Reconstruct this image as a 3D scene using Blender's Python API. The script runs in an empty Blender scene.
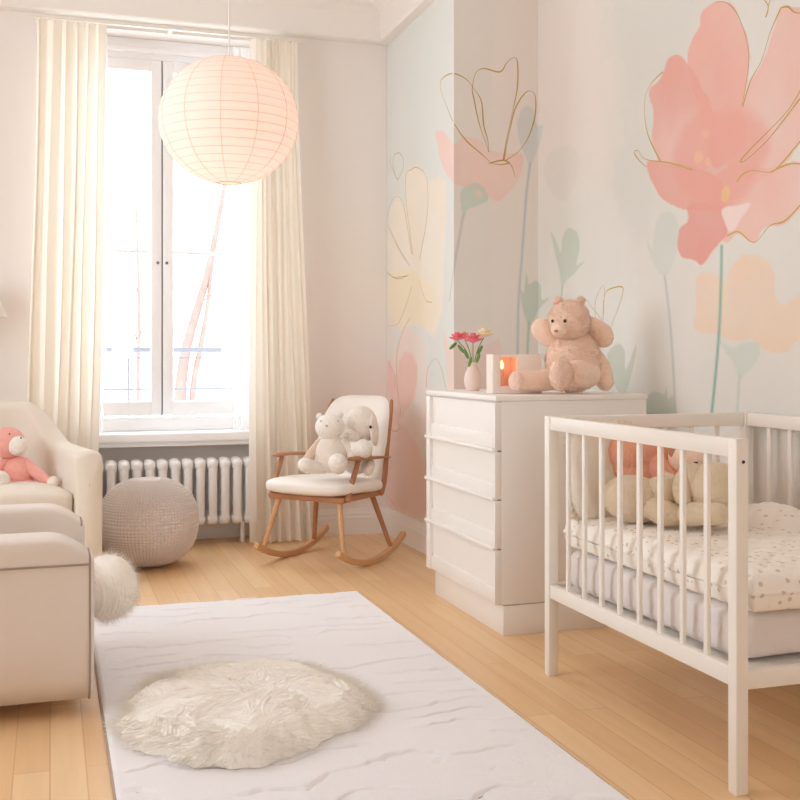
import bpy, bmesh, math, random
import numpy as np
from mathutils import Vector, Matrix

random.seed(7)
rng = np.random.default_rng(11)
SC = bpy.context.scene
COL = SC.collection
R = math.radians

# ------------------------------------------------------------------ camera
F_PX = 1075.0
YAW = math.atan(350 / F_PX)
HZ = 356.0
CAM_H = 1.1
cd = bpy.data.cameras.new('camera')
cd.sensor_width = 36.0
cd.lens = F_PX / 800 * 36
cd.shift_y = -(400 - HZ) / 800
cd.clip_start = 0.02
cam = bpy.data.objects.new('camera', cd)
cam.location = (0, 0, CAM_H)
cam.rotation_euler = (R(90), 0, -YAW)
COL.objects.link(cam)
SC.camera = cam
SY, CY = math.sin(YAW), math.cos(YAW)

# ------------------------------------------------------------------ world, lights, exposure
w = bpy.data.worlds.new('sky'); SC.world = w; w.use_nodes = True
bg = w.node_tree.nodes['Background']
bg.inputs[0].default_value = (0.86, 0.94, 1.0, 1)
bg.inputs[1].default_value = 4.5


def area(name, loc, rot, sx, sy, power, col, portal=False):
    l = bpy.data.lights.new(name, 'AREA')
    l.shape = 'RECTANGLE'; l.size = sx; l.size_y = sy; l.energy = power; l.color = col
    o = bpy.data.objects.new(name, l); o.location = loc; o.rotation_euler = rot
    COL.objects.link(o)
    if portal:
        l.cycles.is_portal = True
    return o


area('window_daylight_portal', (0.64, 6.72, 1.8), (R(-90), 0, 0), 1.2, 2.3, 1, (1, 1, 1), portal=True)
area('rear_fill_portal', (0.4, -1.78, 1.75), (R(90), 0, 0), 1.4, 1.5, 1, (1, 1, 1), portal=True)  # sky light through the unseen rear opening, added as fill
area('side_fill_portal', (-2.05, 3.7, 1.9), (0, R(-90), 0), 2.1, 2.2, 1, (1, 1, 1), portal=True)  # sky light through the unseen left opening, added for side fill
SC.view_settings.view_transform = 'Standard'
SC.view_settings.look = 'None'
SC.view_settings.gamma = 1
SC.view_settings.use_curve_mapping = False
SC.view_settings.exposure = 0.38
SC.cycles.max_bounces = 14; SC.cycles.diffuse_bounces = 8; SC.cycles.transmission_bounces = 8; SC.cycles.transparent_max_bounces = 12


# ------------------------------------------------------------------ helpers
def lin(c):
    return tuple(((x / 255) / 12.92 if x <= 10 else ((x / 255 + 0.055) / 1.055) ** 2.4) for x in c)


def at(px, py, d):
    s = (px - 400) / F_PX
    return Vector((d * (SY + s * CY), d * (CY - s * SY), CAM_H - (py - HZ) * d / F_PX))


def mat(name, rgb, rough=0.6, bump=None, sheen=0.0, metal=0.0, var=0.0, transl=0.0, spec=0.4, emit=None, coat=0.0):
    m = bpy.data.materials.new(name); m.use_nodes = True
    nt = m.node_tree; p = nt.nodes['Principled BSDF']
    c = lin(rgb) + (1,)
    p.inputs['Base Color'].default_value = c
    p.inputs['Roughness'].default_value = rough
    p.inputs['Metallic'].default_value = metal
    p.inputs['Specular IOR Level'].default_value = spec
    if sheen:
        p.inputs['Sheen Weight'].default_value = sheen
        p.inputs['Sheen Roughness'].default_value = 0.5
    if coat:
        p.inputs['Coat Weight'].default_value = coat
    if emit:
        p.inputs['Emission Color'].default_value = lin(emit[0]) + (1,)
        p.inputs['Emission Strength'].default_value = emit[1]
    tc = nt.nodes.new('ShaderNodeTexCoord')
    if var:
        n = nt.nodes.new('ShaderNodeTexNoise'); n.inputs['Scale'].default_value = 9
        n.inputs['Detail'].default_value = 4
        mx = nt.nodes.new('ShaderNodeMix'); mx.data_type = 'RGBA'
        mx.inputs[6].default_value = tuple(x * (1 - var) for x in c[:3]) + (1,)
        mx.inputs[7].default_value = tuple(min(1, x * (1 + var)) for x in c[:3]) + (1,)
        nt.links.new(tc.outputs['Object'], n.inputs['Vector'])
        nt.links.new(n.outputs['Fac'], mx.inputs[0])
        nt.links.new(mx.outputs[2], p.inputs['Base Color'])
    if bump:
        n = nt.nodes.new('ShaderNodeTexNoise'); n.inputs['Scale'].default_value = bump[0]
        n.inputs['Detail'].default_value = 3
        b = nt.nodes.new('ShaderNodeBump'); b.inputs['Strength'].default_value = bump[1]
        b.inputs['Distance'].default_value = bump[2] if len(bump) > 2 else 0.003
        nt.links.new(tc.outputs['Object'], n.inputs['Vector'])
        nt.links.new(n.outputs['Fac'], b.inputs['Height'])
        nt.links.new(b.outputs['Normal'], p.inputs['Normal'])
    if transl:
        t = nt.nodes.new('ShaderNodeBsdfTranslucent'); t.inputs[0].default_value = c
        ms = nt.nodes.new('ShaderNodeMixShader'); ms.inputs[0].default_value = transl
        out = nt.nodes['Material Output']
        nt.links.new(p.outputs[0], ms.inputs[1]); nt.links.new(t.outputs[0], ms.inputs[2])
        nt.links.new(ms.outputs[0], out.inputs['Surface'])
    return m


def rotm(rx=0, ry=0, rz=0):
    return np.array((Matrix.Rotation(rz, 3, 'Z') @ Matrix.Rotation(ry, 3, 'Y') @ Matrix.Rotation(rx, 3, 'X')))


class G:
    """one mesh being collected"""
    def __init__(s):
        s.v = []; s.f = []; s.n = 0; s.mi = []; s.curm = 0; s.cn = []

    def add(s, V, Fc):
        V = np.asarray(V, float)
        s.v.append(V)
        n = s.n
        s.f.extend([tuple(int(i) + n for i in f) for f in Fc])
        s.mi.extend([s.curm] * len(Fc))
        s.n += len(V)
        return s

    def box(s, x0, x1, y0, y1, z0, z1, b=0.0, seg=2, M=None, T=None):
        bm = bmesh.new(); bmesh.ops.create_cube(bm, size=1)
        for v in bm.verts:
            v.co = Vector(((x0 + x1) / 2 + v.co.x * (x1 - x0), (y0 + y1) / 2 + v.co.y * (y1 - y0), (z0 + z1) / 2 + v.co.z * (z1 - z0)))
        if b:
            bmesh.ops.bevel(bm, geom=list(bm.edges), offset=b, segments=seg, affect='EDGES', profile=0.5, clamp_overlap=True)
        bm.verts.index_update()
        V = np.array([v.co[:] for v in bm.verts]); Fc = [[v.index for v in f.verts] for f in bm.faces]
        bm.free()
        if M is not None: V = V @ np.asarray(M).T
        if T is not None: V = V + np.array(T)
        return s.add(V, Fc)

    def grid(s, P, wrapu=False, wrapv=False, flip=False):
        nu, nv = P.shape[:2]
        V = P.reshape(-1, 3)
        iu = np.arange(nu if wrapu else nu - 1); iv = np.arange(nv if wrapv else nv - 1)
        A, B = np.meshgrid(iu, iv, indexing='ij')
        A2 = (A + 1) % nu; B2 = (B + 1) % nv
        q = np.stack([A * nv + B, A2 * nv + B, A2 * nv + B2, A * nv + B2], -1).reshape(-1, 4)
        if flip: q = q[:, ::-1]
        return s.add(V, q.tolist())

    def sup(s, c, r, e1=1.0, e2=1.0, M=None, nu=28, nv=18, fn=None):
        """superellipsoid: e1 profile in z, e2 in plan"""
        u = np.linspace(-math.pi, math.pi, nu, endpoint=False); v = np.linspace(-math.pi / 2, math.pi / 2, nv)
        U, V_ = np.meshgrid(u, v, indexing='ij')
        sp = lambda a, e: np.sign(a) * np.abs(a) ** e
        x = r[0] * sp(np.cos(V_), e1) * sp(np.cos(U), e2)
        y = r[1] * sp(np.cos(V_), e1) * sp(np.sin(U), e2)
        z = r[2] * sp(np.sin(V_), e1)
        P = np.stack([x, y, z], -1)
        if fn is not None: P = fn(P)
        if M is not None: P = P @ np.asarray(M).T
        P = P + np.array(c)
        return s.grid(P, wrapu=True)

    def tube(s, pts, rad, n=10, closed=False, smooth=0, cap='round', flat=1.0, up=None):
        pts = np.array([tuple(p) for p in pts], float)
        rad = np.full(len(pts), rad, float) if np.isscalar(rad) else np.array(rad, float)
        if smooth:
            pts, rad = catmull(pts, smooth, closed, rad)
        if not closed and cap == 'round':
            d0 = pts[0] - pts[1]; d0 /= np.linalg.norm(d0) + 1e-9
            d1 = pts[-1] - pts[-2]; d1 /= np.linalg.norm(d1) + 1e-9
            a = [0.999, 0.92, 0.7, 0.38]
            pre = [pts[0] + d0 * rad[0] * t for t in a]; pr = [rad[0] * math.sqrt(max(0, 1 - t * t)) for t in a]
            po = [pts[-1] + d1 * rad[-1] * t for t in a[::-1]]; por = [rad[-1] * math.sqrt(max(0, 1 - t * t)) for t in a[::-1]]
            pts = np.vstack([pre, pts, po]); rad = np.concatenate([pr, rad, por])
        m = len(pts)
        T = np.empty_like(pts)
        for i in range(m):
            if closed: t = pts[(i + 1) % m] - pts[i - 1]
            else: t = pts[min(i + 1, m - 1)] - pts[max(i - 1, 0)]
            T[i] = t / (np.linalg.norm(t) + 1e-12)
        ref = np.array(up if up is not None else (0, 0, 1.0), float)
        if abs(np.dot(ref, T[0])) > 0.95: ref = np.array((1.0, 0, 0))
        N = ref - np.dot(ref, T[0]) * T[0]; N /= np.linalg.norm(N)
        a = np.linspace(0, 2 * math.pi, n, endpoint=False)
        P = np.empty((m, n, 3))
        for i in range(m):
            N = N - np.dot(N, T[i]) * T[i]; N /= np.linalg.norm(N) + 1e-12
            B = np.cross(T[i], N)
            P[i] = pts[i] + rad[i] * (flat * np.cos(a)[:, None] * N + np.sin(a)[:, None] * B)
        s.grid(P, wrapu=closed, wrapv=True)
        if not closed:
            base = s.n - m * n
            s.f.append(tuple(base + i for i in range(n))); s.mi.append(s.curm)
            s.f.append(tuple(base + (m - 1) * n + i for i in range(n - 1, -1, -1))); s.mi.append(s.curm)
        return s

    def lathe(s, prof, c=(0, 0, 0), n=32, M=None):
        prof = np.array(prof, float); a = np.linspace(0, 2 * math.pi, n, endpoint=False)
        P = np.stack([prof[:, 0][:, None] * np.cos(a), prof[:, 0][:, None] * np.sin(a), np.repeat(prof[:, 1][:, None], n, 1)], -1)
        if M is not None: P = P @ np.asarray(M).T
        return s.grid(P + np.array(c), wrapv=True)

    def prism(s, poly, z0, z1, M=None, T=None):
        """polygon in xy extruded z0..z1"""
        poly = np.array(poly, float); n = len(poly)
        V = np.vstack([np.c_[poly, np.full(n, z0)], np.c_[poly, np.full(n, z1)]])
        if M is not None: V = V @ np.asarray(M).T
        if T is not None: V = V + np.array(T)
        Fc = [tuple(range(n - 1, -1, -1)), tuple(range(n, 2 * n))] + [(i, (i + 1) % n, n + (i + 1) % n, n + i) for i in range(n)]
        return s.add(V, Fc)

    def V(s):
        return np.vstack(s.v)

    def fur(s, n, length, wid, up=(0, 0, 0.0), lean=(0, 0, 0), curl=0.3, rings=4, clump=0, mask=None, jit=0.35, seed=1):
        """add n tapered hair strands over the faces collected so far"""
        r = np.random.default_rng(seed)
        V = s.V()
        tri = []
        for f in s.f:
            for k in range(1, len(f) - 1): tri.append((f[0], f[k], f[k + 1]))
        tri = np.array(tri)
        a, b, c = V[tri[:, 0]], V[tri[:, 1]], V[tri[:, 2]]
        cr = np.cross(b - a, c - a); ar = np.linalg.norm(cr, axis=1)
        if mask is not None: ar = ar * mask((a + b + c) / 3, cr / (ar[:, None] + 1e-12))
        idx = r.choice(len(tri), n, p=ar / ar.sum())
        u, v = r.random(n), r.random(n); fl = u + v > 1; u[fl] = 1 - u[fl]; v[fl] = 1 - v[fl]
        root = a[idx] + u[:, None] * (b - a)[idx] + v[:, None] * (c - a)[idx]
        nr = cr[idx] / (np.linalg.norm(cr[idx], axis=1)[:, None] + 1e-12)
        d = nr + np.array(up) + r.normal(0, jit, (n, 3))
        if callable(lean): d = d + lean(root)
        else: d = d + np.array(lean)
        L = length * (0.55 + 0.6 * r.random(n))
        if clump:
            K = clump
            cen = root[r.choice(n, K, replace=False)]
            best = np.full(n, 1e9); bi = np.zeros(n, int)
            for k in range(K):
                dd = ((root - cen[k]) ** 2).sum(1)
                m_ = dd < best; best[m_] = dd[m_]; bi[m_] = k
            cd_ = r.normal(0, 0.45, (K, 3)); cl = 0.7 + 0.6 * r.random(K)
            d = d + cd_[bi]; L = L * cl[bi]
            tipc = cen[bi]
        d /= np.linalg.norm(d, axis=1)[:, None]
        side = np.cross(d, r.normal(0, 1, (n, 3))); side /= np.linalg.norm(side, axis=1)[:, None]
        side2 = np.cross(d, side)
        cv = r.normal(0, curl, n)[:, None] * side + r.normal(0, curl, n)[:, None] * side2
        P = np.empty((n, rings, 3, 3))
        for k in range(rings):
            t = k / (rings - 1)
            ctr = root + d * (L * t)[:, None] + cv * (L * t * t)[:, None] * 0.6
            if clump: ctr = ctr + (tipc - root) * (0.55 * t * t)
            wd = wid * (1 - 0.85 * t)
            for j in range(3):
                an = j * 2 * math.pi / 3
                P[:, k, j] = ctr + wd * (math.cos(an) * side + math.sin(an) * side2)
        base = s.n
        Vn = P.reshape(-1, 3)
        q = []
        st = np.arange(n) * rings * 3
        for k in range(rings - 1):
            for j in range(3):
                j2 = (j + 1) % 3
                q.append(np.stack([st + k * 3 + j, st + k * 3 + j2, st + (k + 1) * 3 + j2, st + (k + 1) * 3 + j], -1))
        q = np.vstack(q) + base
        s.v.append(Vn); s.n += len(Vn)
        s.f.extend(map(tuple, q.tolist())); s.mi.extend([s.curm] * len(q))
        return s

    def build(s, name, mats, parent=None, sharp=38, off=None, smooth=True):
        V = s.V()
        root = parent
        o_off = np.zeros(3)
        if parent is not None:
            o_off = np.array(world_loc(parent))
            if parent.get('_local'): o_off = np.zeros(3)
        elif off is not None:
            o_off = np.array(off)
        me = bpy.data.meshes.new(name)
        me.from_pydata((V - o_off).tolist(), [], s.f)
        if not isinstance(mats, (list, tuple)): mats = [mats]
        for m in mats: me.materials.append(m)
        if len(mats) > 1: me.polygons.foreach_set('material_index', s.mi)
        if smooth:
            me.polygons.foreach_set('use_smooth', [True] * len(me.polygons))
            if sharp: me.set_sharp_from_angle(angle=R(sharp))
        me.update()
        o = bpy.data.objects.new(name, me)
        COL.objects.link(o)
        if parent is not None: o.parent = parent
        elif off is not None: o.location = off
        return o


def world_loc(o):
    """sum of unrotated parent offsets; parents that carry rotation are flagged _local"""
    p = Vector((0, 0, 0))
    while o is not None:
        p += o.location; o = o.parent
    return p


def catmull(pts, k, closed=False, rad=None):
    pts = np.array([tuple(p) for p in pts], float); n = len(pts)
    out, ro = [], []
    segs = n if closed else n - 1
    for i in range(segs):
        if closed: idx = [(i - 1) % n, i, (i + 1) % n, (i + 2) % n]
        else: idx = [max(i - 1, 0), i, i + 1, min(i + 2, n - 1)]
        p0, p1, p2, p3 = (pts[j] for j in idx)
        for t in np.linspace(0, 1, k, endpoint=False):
            out.append(0.5 * ((2 * p1) + (-p0 + p2) * t + (2 * p0 - 5 * p1 + 4 * p2 - p3) * t * t + (-p0 + 3 * p1 - 3 * p2 + p3) * t ** 3))
            if rad is not None: ro.append(rad[idx[1]] * (1 - t) + rad[idx[2]] * t)
    if not closed:
        out.append(pts[-1])
        if rad is not None: ro.append(rad[-1])
    out = np.array(out)
    return (out, np.array(ro)) if rad is not None else out


def tag(o, label, cat, group=None, kind=None):
    o['label'] = label; o['category'] = cat
    if group: o['group'] = group
    if kind: o['kind'] = kind
    return o


def empty(name, loc, label, cat, rz=0.0, group=None, local=False):
    o = bpy.data.objects.new(name, None); COL.objects.link(o)
    o.location = loc; o.rotation_euler = (0, 0, rz)
    o.empty_display_size = 0.05
    tag(o, label, cat, group)
    if local: o['_local'] = 1
    return o


def struct(o):
    o['kind'] = 'structure'; return o


# ------------------------------------------------------------------ materials
M = {}
M['wall'] = mat('painted plaster wall', (238, 231, 226), 0.85, (60, 0.06))
M['ceil'] = mat('ceiling paint', (240, 234, 228), 0.9)
M['trim'] = mat('white gloss trim', (240, 236, 232), 0.45)
M['winw'] = mat('window paint', (250, 250, 252), 0.4)
M['gasket'] = mat('grey window seal', (120, 122, 126), 0.6)
M['white_lac'] = mat('white lacquer', (241, 236, 231), 0.42, var=0.01)
M['cotwhite'] = mat('cot white paint', (240, 234, 226), 0.4)
M['rad'] = mat('radiator enamel', (240, 238, 237), 0.3)
M['boucle'] = mat('cream boucle upholstery', (240, 230, 216), 0.95, (420, 0.7, 0.004), sheen=0.3, var=0.03)
M['linen'] = mat('beige woven upholstery', (232, 222, 213), 0.95, (500, 0.5, 0.003), sheen=0.2, var=0.03)
M['piping'] = mat('taupe piping', (168, 148, 136), 0.9)
M['wood'] = mat('warm oak', (178, 124, 88), 0.45, (40, 0.1), var=0.12)
M['woodlight'] = mat('light rocker oak', (214, 168, 124), 0.42, (40, 0.1), var=0.1)
M['seat_white'] = mat('white seat leatherette', (244, 238, 232), 0.6, (90, 0.05))
M['pinkfur'] = mat('blush plush', (255, 222, 200), 0.95, (85, 0.85, 0.009), sheen=0.5, var=0.04)
M['pinkpad'] = mat('pale blush pad', (250, 216, 200), 0.95, (85, 0.85, 0.009), sheen=0.4)
M['pink'] = mat('salmon plush', (242, 172, 160), 0.95, (85, 0.85, 0.009), sheen=0.3, var=0.04)
M['orangepink'] = mat('coral plush', (240, 172, 144), 0.95, (85, 0.85, 0.009), sheen=0.2, var=0.04)
M['creamfur'] = mat('cream plush', (240, 230, 220), 0.95, (85, 0.85, 0.009), sheen=0.3, var=0.03)
M['whitefur'] = mat('white plush', (246, 240, 232), 0.95, (85, 0.85, 0.009), sheen=0.3)
M['armfur'] = mat('beige plush', (222, 196, 178), 0.95, (85, 0.85, 0.009), sheen=0.3)
M['tan'] = mat('tan plush', (222, 202, 174), 0.95, (85, 0.85, 0.009), sheen=0.2, var=0.05)
M['faint'] = mat('faint stitching', (196, 180, 168), 0.8)
M['dark'] = mat('dark eye bead', (52, 42, 40), 0.3)
M['nose'] = mat('stitched nose', (206, 146, 126), 0.8)
M['hide'] = mat('ivory fleece', (255, 250, 243), 0.9)
M['shag'] = mat('ivory sheepskin hair', (255, 251, 245), 0.8, transl=.4)
M['curt'] = mat('cream curtain cloth', (250, 243, 232), 0.9, (300, 0.15), transl=0.30)
M['knit'] = mat('greige knit', (226, 214, 209), 0.95, (500, 0.3, 0.002), sheen=0.3)
M['pillow'] = mat('ivory pillow', (236, 226, 212), 0.9, (60, 0.3, 0.01), var=0.02)
M['sheet'] = mat('pale grey sheet', (228, 220, 216), 0.9, (18, 0.4, 0.02))
M['ceramic'] = mat('blush ceramic', (240, 218, 206), 0.35, (30, 0.1))
M['green'] = mat('stem green', (120, 160, 92), 0.6)
M['petalp'] = mat('pink petals', (240, 124, 140), 0.7, var=0.15)
M['petalo'] = mat('peach petals', (240, 160, 134), 0.7, var=0.12)
M['petalc'] = mat('cream petals', (246, 226, 190), 0.7, var=0.08)
M['brass'] = mat('white rail metal', (232, 226, 216), 0.4)
M['dark_rail'] = mat('balcony railing iron', (120, 122, 130), 0.6)
M['bark'] = mat('street tree bark', (134, 110, 102), 0.9, (12, 0.6, 0.02), var=0.3)
M['flame'] = mat('candle flame', (255, 190, 110), 0.5, emit=((255, 206, 130), 3.5))
M['wax'] = mat('candle wax', (246, 192, 166), 0.5)
M['block'] = mat('pale plaster block', (240, 228, 218), 0.7, (40, 0.1))
M['blockpink'] = mat('pink lined niche', (250, 214, 196), 0.7)
M['bulb'] = mat('lantern bulb', (255, 240, 220), 0.4, emit=((255, 226, 190), 3.0))


def glass_mat():
    m = bpy.data.materials.new('window glass'); m.use_nodes = True
    nt = m.node_tree; nt.nodes.clear()
    o = nt.nodes.new('ShaderNodeOutputMaterial'); t = nt.nodes.new('ShaderNodeBsdfTransparent')
    g = nt.nodes.new('ShaderNodeBsdfGlossy'); g.inputs['Roughness'].default_value = 0.02
    x = nt.nodes.new('ShaderNodeMixShader'); x.inputs[0].default_value = 0.05
    nt.links.new(t.outputs[0], x.inputs[1]); nt.links.new(g.outputs[0], x.inputs[2]); nt.links.new(x.outputs[0], o.inputs[0])
    return m


M['glass'] = glass_mat()


def sheer_mat():
    m = bpy.data.materials.new('sheer voile'); m.use_nodes = True
    nt = m.node_tree; nt.nodes.clear()
    o = nt.nodes.new('ShaderNodeOutputMaterial'); t = nt.nodes.new('ShaderNodeBsdfTransparent')
    d = nt.nodes.new('ShaderNodeBsdfTranslucent'); d.inputs[0].default_value = lin((250, 250, 250)) + (1,)
    d2 = nt.nodes.new('ShaderNodeBsdfDiffuse'); d2.inputs[0].default_value = lin((250, 248, 246)) + (1,)
    y = nt.nodes.new('ShaderNodeMixShader'); y.inputs[0].default_value = 0.5
    x = nt.nodes.new('ShaderNodeMixShader'); x.inputs[0].default_value = 0.72
    nt.links.new(d.outputs[0], y.inputs[1]); nt.links.new(d2.outputs[0], y.inputs[2])
    nt.links.new(t.outputs[0], x.inputs[1]); nt.links.new(y.outputs[0], x.inputs[2]); nt.links.new(x.outputs[0], o.inputs[0])
    return m


M['sheer'] = sheer_mat()


def paper_mat():
    m = bpy.data.materials.new('lantern paper'); m.use_nodes = True
    nt = m.node_tree; nt.nodes.clear()
    o = nt.nodes.new('ShaderNodeOutputMaterial')
    d = nt.nodes.new('ShaderNodeBsdfDiffuse'); t = nt.nodes.new('ShaderNodeBsdfTranslucent')
    for q in (d, t): q.inputs[0].default_value = lin((253, 238, 232)) + (1,)
    x = nt.nodes.new('ShaderNodeMixShader'); x.inputs[0].default_value = 0.5
    nt.links.new(d.outputs[0], x.inputs[1]); nt.links.new(t.outputs[0], x.inputs[2]); nt.links.new(x.outputs[0], o.inputs[0])
    return m


M['paper'] = paper_mat()


def floor_mat():
    m = bpy.data.materials.new('light oak planks'); m.use_nodes = True
    nt = m.node_tree; p = nt.nodes['Principled BSDF']; L = nt.links.new
    tc = nt.nodes.new('ShaderNodeTexCoord'); mp = nt.nodes.new('ShaderNodeMapping')
    mp.inputs['Rotation'].default_value = (0, 0, R(90))
    br = nt.nodes.new('ShaderNodeTexBrick')
    br.inputs['Color1'].default_value = lin((240, 206, 162)) + (1,)
    br.inputs['Color2'].default_value = lin((230, 190, 142)) + (1,)
    br.inputs['Mortar'].default_value = lin((214, 172, 126)) + (1,)
    br.inputs['Scale'].default_value = 1; br.inputs['Mortar Size'].default_value = 0.0018
    br.inputs['Brick Width'].default_value = 1.5; br.inputs['Row Height'].default_value = 0.092
    br.inputs['Bias'].default_value = 0.0; br.offset = 0.37
    n = nt.nodes.new('ShaderNodeTexNoise'); n.inputs['Scale'].default_value = 1.0; n.inputs['Detail'].default_value = 6
    mp2 = nt.nodes.new('ShaderNodeMapping'); mp2.inputs['Scale'].default_value = (28, 1.6, 1)
    mx = nt.nodes.new('ShaderNodeMix'); mx.data_type = 'RGBA'; mx.blend_type = 'MULTIPLY'; mx.inputs[0].default_value = 1
    rp = nt.nodes.new('ShaderNodeMapRange'); rp.inputs[3].default_value = 0.86; rp.inputs[4].default_value = 1.1
    L(tc.outputs['Object'], mp.inputs[0]); L(mp.outputs[0], br.inputs[0]); L(tc.outputs['Object'], mp2.inputs[0]); L(mp2.outputs[0], n.inputs[0])
    L(n.outputs[0], rp.inputs[0]); L(br.outputs[0], mx.inputs[6]); L(rp.outputs[0], mx.inputs[7]); L(mx.outputs[2], p.inputs['Base Color'])
    p.inputs['Roughness'].default_value = 0.38
    p.inputs['Specular IOR Level'].default_value = 0.35
    b = nt.nodes.new('ShaderNodeBump'); b.inputs['Strength'].default_value = 0.15; b.inputs['Distance'].default_value = 0.002; b.invert = True
    L(br.outputs['Fac'], b.inputs['Height']); L(b.outputs[0], p.inputs['Normal'])
    return m


M['floor'] = floor_mat()


def attr_mat(name, rough=0.85):
    m = bpy.data.materials.new(name); m.use_nodes = True
    nt = m.node_tree; p = nt.nodes['Principled BSDF']
    a = nt.nodes.new('ShaderNodeVertexColor'); a.layer_name = 'paint'
    nt.links.new(a.outputs[0], p.inputs['Base Color'])
    p.inputs['Roughness'].default_value = rough; p.inputs['Specular IOR Level'].default_value = 0.25
    tc = nt.nodes.new('ShaderNodeTexCoord'); n = nt.nodes.new('ShaderNodeTexNoise'); n.inputs['Scale'].default_value = 160
    b = nt.nodes.new('ShaderNodeBump'); b.inputs['Strength'].default_value = 0.08; b.inputs['Distance'].default_value = 0.002
    nt.links.new(tc.outputs['Object'], n.inputs[0]); nt.links.new(n.outputs[0], b.inputs['Height']); nt.links.new(b.outputs[0], p.inputs['Normal'])
    return m


M['mural'] = attr_mat('mural wallpaper')
M['gold'] = mat('gold ink line', (196, 164, 92), 0.4, metal=0.55)

# ------------------------------------------------------------------ the room
XL, XR, YB, YF, ZC = -2.0, 2.48, 6.4, -1.75, 3.34
XBR, YBR = 2.0, 5.23                                    # chimney breast: face X, near end Y
WX0, WX1 = 0.05, 1.23                                   # window niche
g = G(); g.box(XL - .1, XR + .1, YF - .1, YB + .35, -0.08, 0.0); struct(g.build('floor', M['floor'], smooth=False))
g = G(); g.box(XL - .1, XR + .1, YF - .1, YB + .3, ZC, ZC + .08); struct(g.build('ceiling', M['ceil'], smooth=False))
# back wall with window niche (opening from the floor to z 2.99, thin spandrel behind the radiator)
g = G()
g.box(XL - .1, WX0, YB, YB + .28, 0, ZC); g.box(WX1, XR + .1, YB, YB + .28, 0, ZC); g.box(WX0, WX1, YB, YB + .28, 2.985, ZC)
g.box(WX0, WX1, YB + .14, YB + .28, 0, .66)
struct(g.build('wall_back', M['wall'], smooth=False))
# left and rear walls, each with an unseen opening added to admit fill light
g = G()
g.box(XL - .2, XL, YF - .1, 2.6, 0, ZC); g.box(XL - .2, XL, 4.8, YB + .28, 0, ZC)
g.box(XL - .2, XL, 2.6, 4.8, 0, .85); g.box(XL - .2, XL, 2.6, 4.8, 2.95, ZC)
struct(g.build('wall_left', M['wall'], smooth=False))
g = G()
g.box(XL, -.3, YF - .2, YF, 0, ZC); g.box(1.1, XR, YF - .2, YF, 0, ZC)
g.box(-.3, 1.1, YF - .2, YF, 0, 1.0); g.box(-.3, 1.1, YF - .2, YF, 2.5, ZC)
struct(g.build('wall_rear', M['wall'], smooth=False))
for nm, ax, a0, a1, z0, z1, c in (('added_window_left', 'y', 2.6, 4.8, .85, 2.95, XL - .02), ('added_window_rear', 'x', -.3, 1.1, 1.0, 2.5, YF + .0)):  # frames of the two out-of-view windows added for fill light
    g = G()
    nb = 4
    for i in range(nb + 1):
        q = a0 + (a1 - a0) * i / nb
        q0, q1 = max(a0, q - .03), min(a1, q + .03)
        if ax == 'y': g.box(c - .03, c + .03, q0, q1, z0, z1)
        else: g.box(q0, q1, c - .03, c + .03, z0, z1)
    for zz in (z0, z1 - .06):
        if ax == 'y': g.box(c - .03, c + .03, a0, a1, zz, zz + .06)
        else: g.box(a0, a1, c - .03, c + .03, zz, zz + .06)
    struct(g.build(nm, M['winw'], smooth=False))

# right wall: plain part near the camera + mural part; breast
g = G()
g.box(XR, XR + .12, YF - .1, YB + .28, 0, ZC)
struct(g.build('wall_right', M['wall'], smooth=False))


# ---- mural: wallpaper laid on three wall faces -------------------------------------
def vnoise(P, scale, seed):
    r = np.random.default_rng(seed)
    N = 64; tab = r.random((N, N))
    q = P * scale + 17.3
    i = np.floor(q).astype(int); f = q - i; f = f * f * (3 - 2 * f)
    a = tab[i[..., 0] % N, i[..., 1] % N]; b = tab[(i[..., 0] + 1) % N, i[..., 1] % N]
    c = tab[i[..., 0] % N, (i[..., 1] + 1) % N]; d = tab[(i[..., 0] + 1) % N, (i[..., 1] + 1) % N]
    return (a * (1 - f[..., 0]) + b * f[..., 0]) * (1 - f[..., 1]) + (c * (1 - f[..., 0]) + d * f[..., 0]) * f[..., 1]


def fbm(P, s, seed):
    return (vnoise(P, s, seed) + .5 * vnoise(P, s * 2.1, seed + 1) + .25 * vnoise(P, s * 4.3, seed + 2) + .12 * vnoise(P, s * 9.1, seed + 3)) / 1.87


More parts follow.
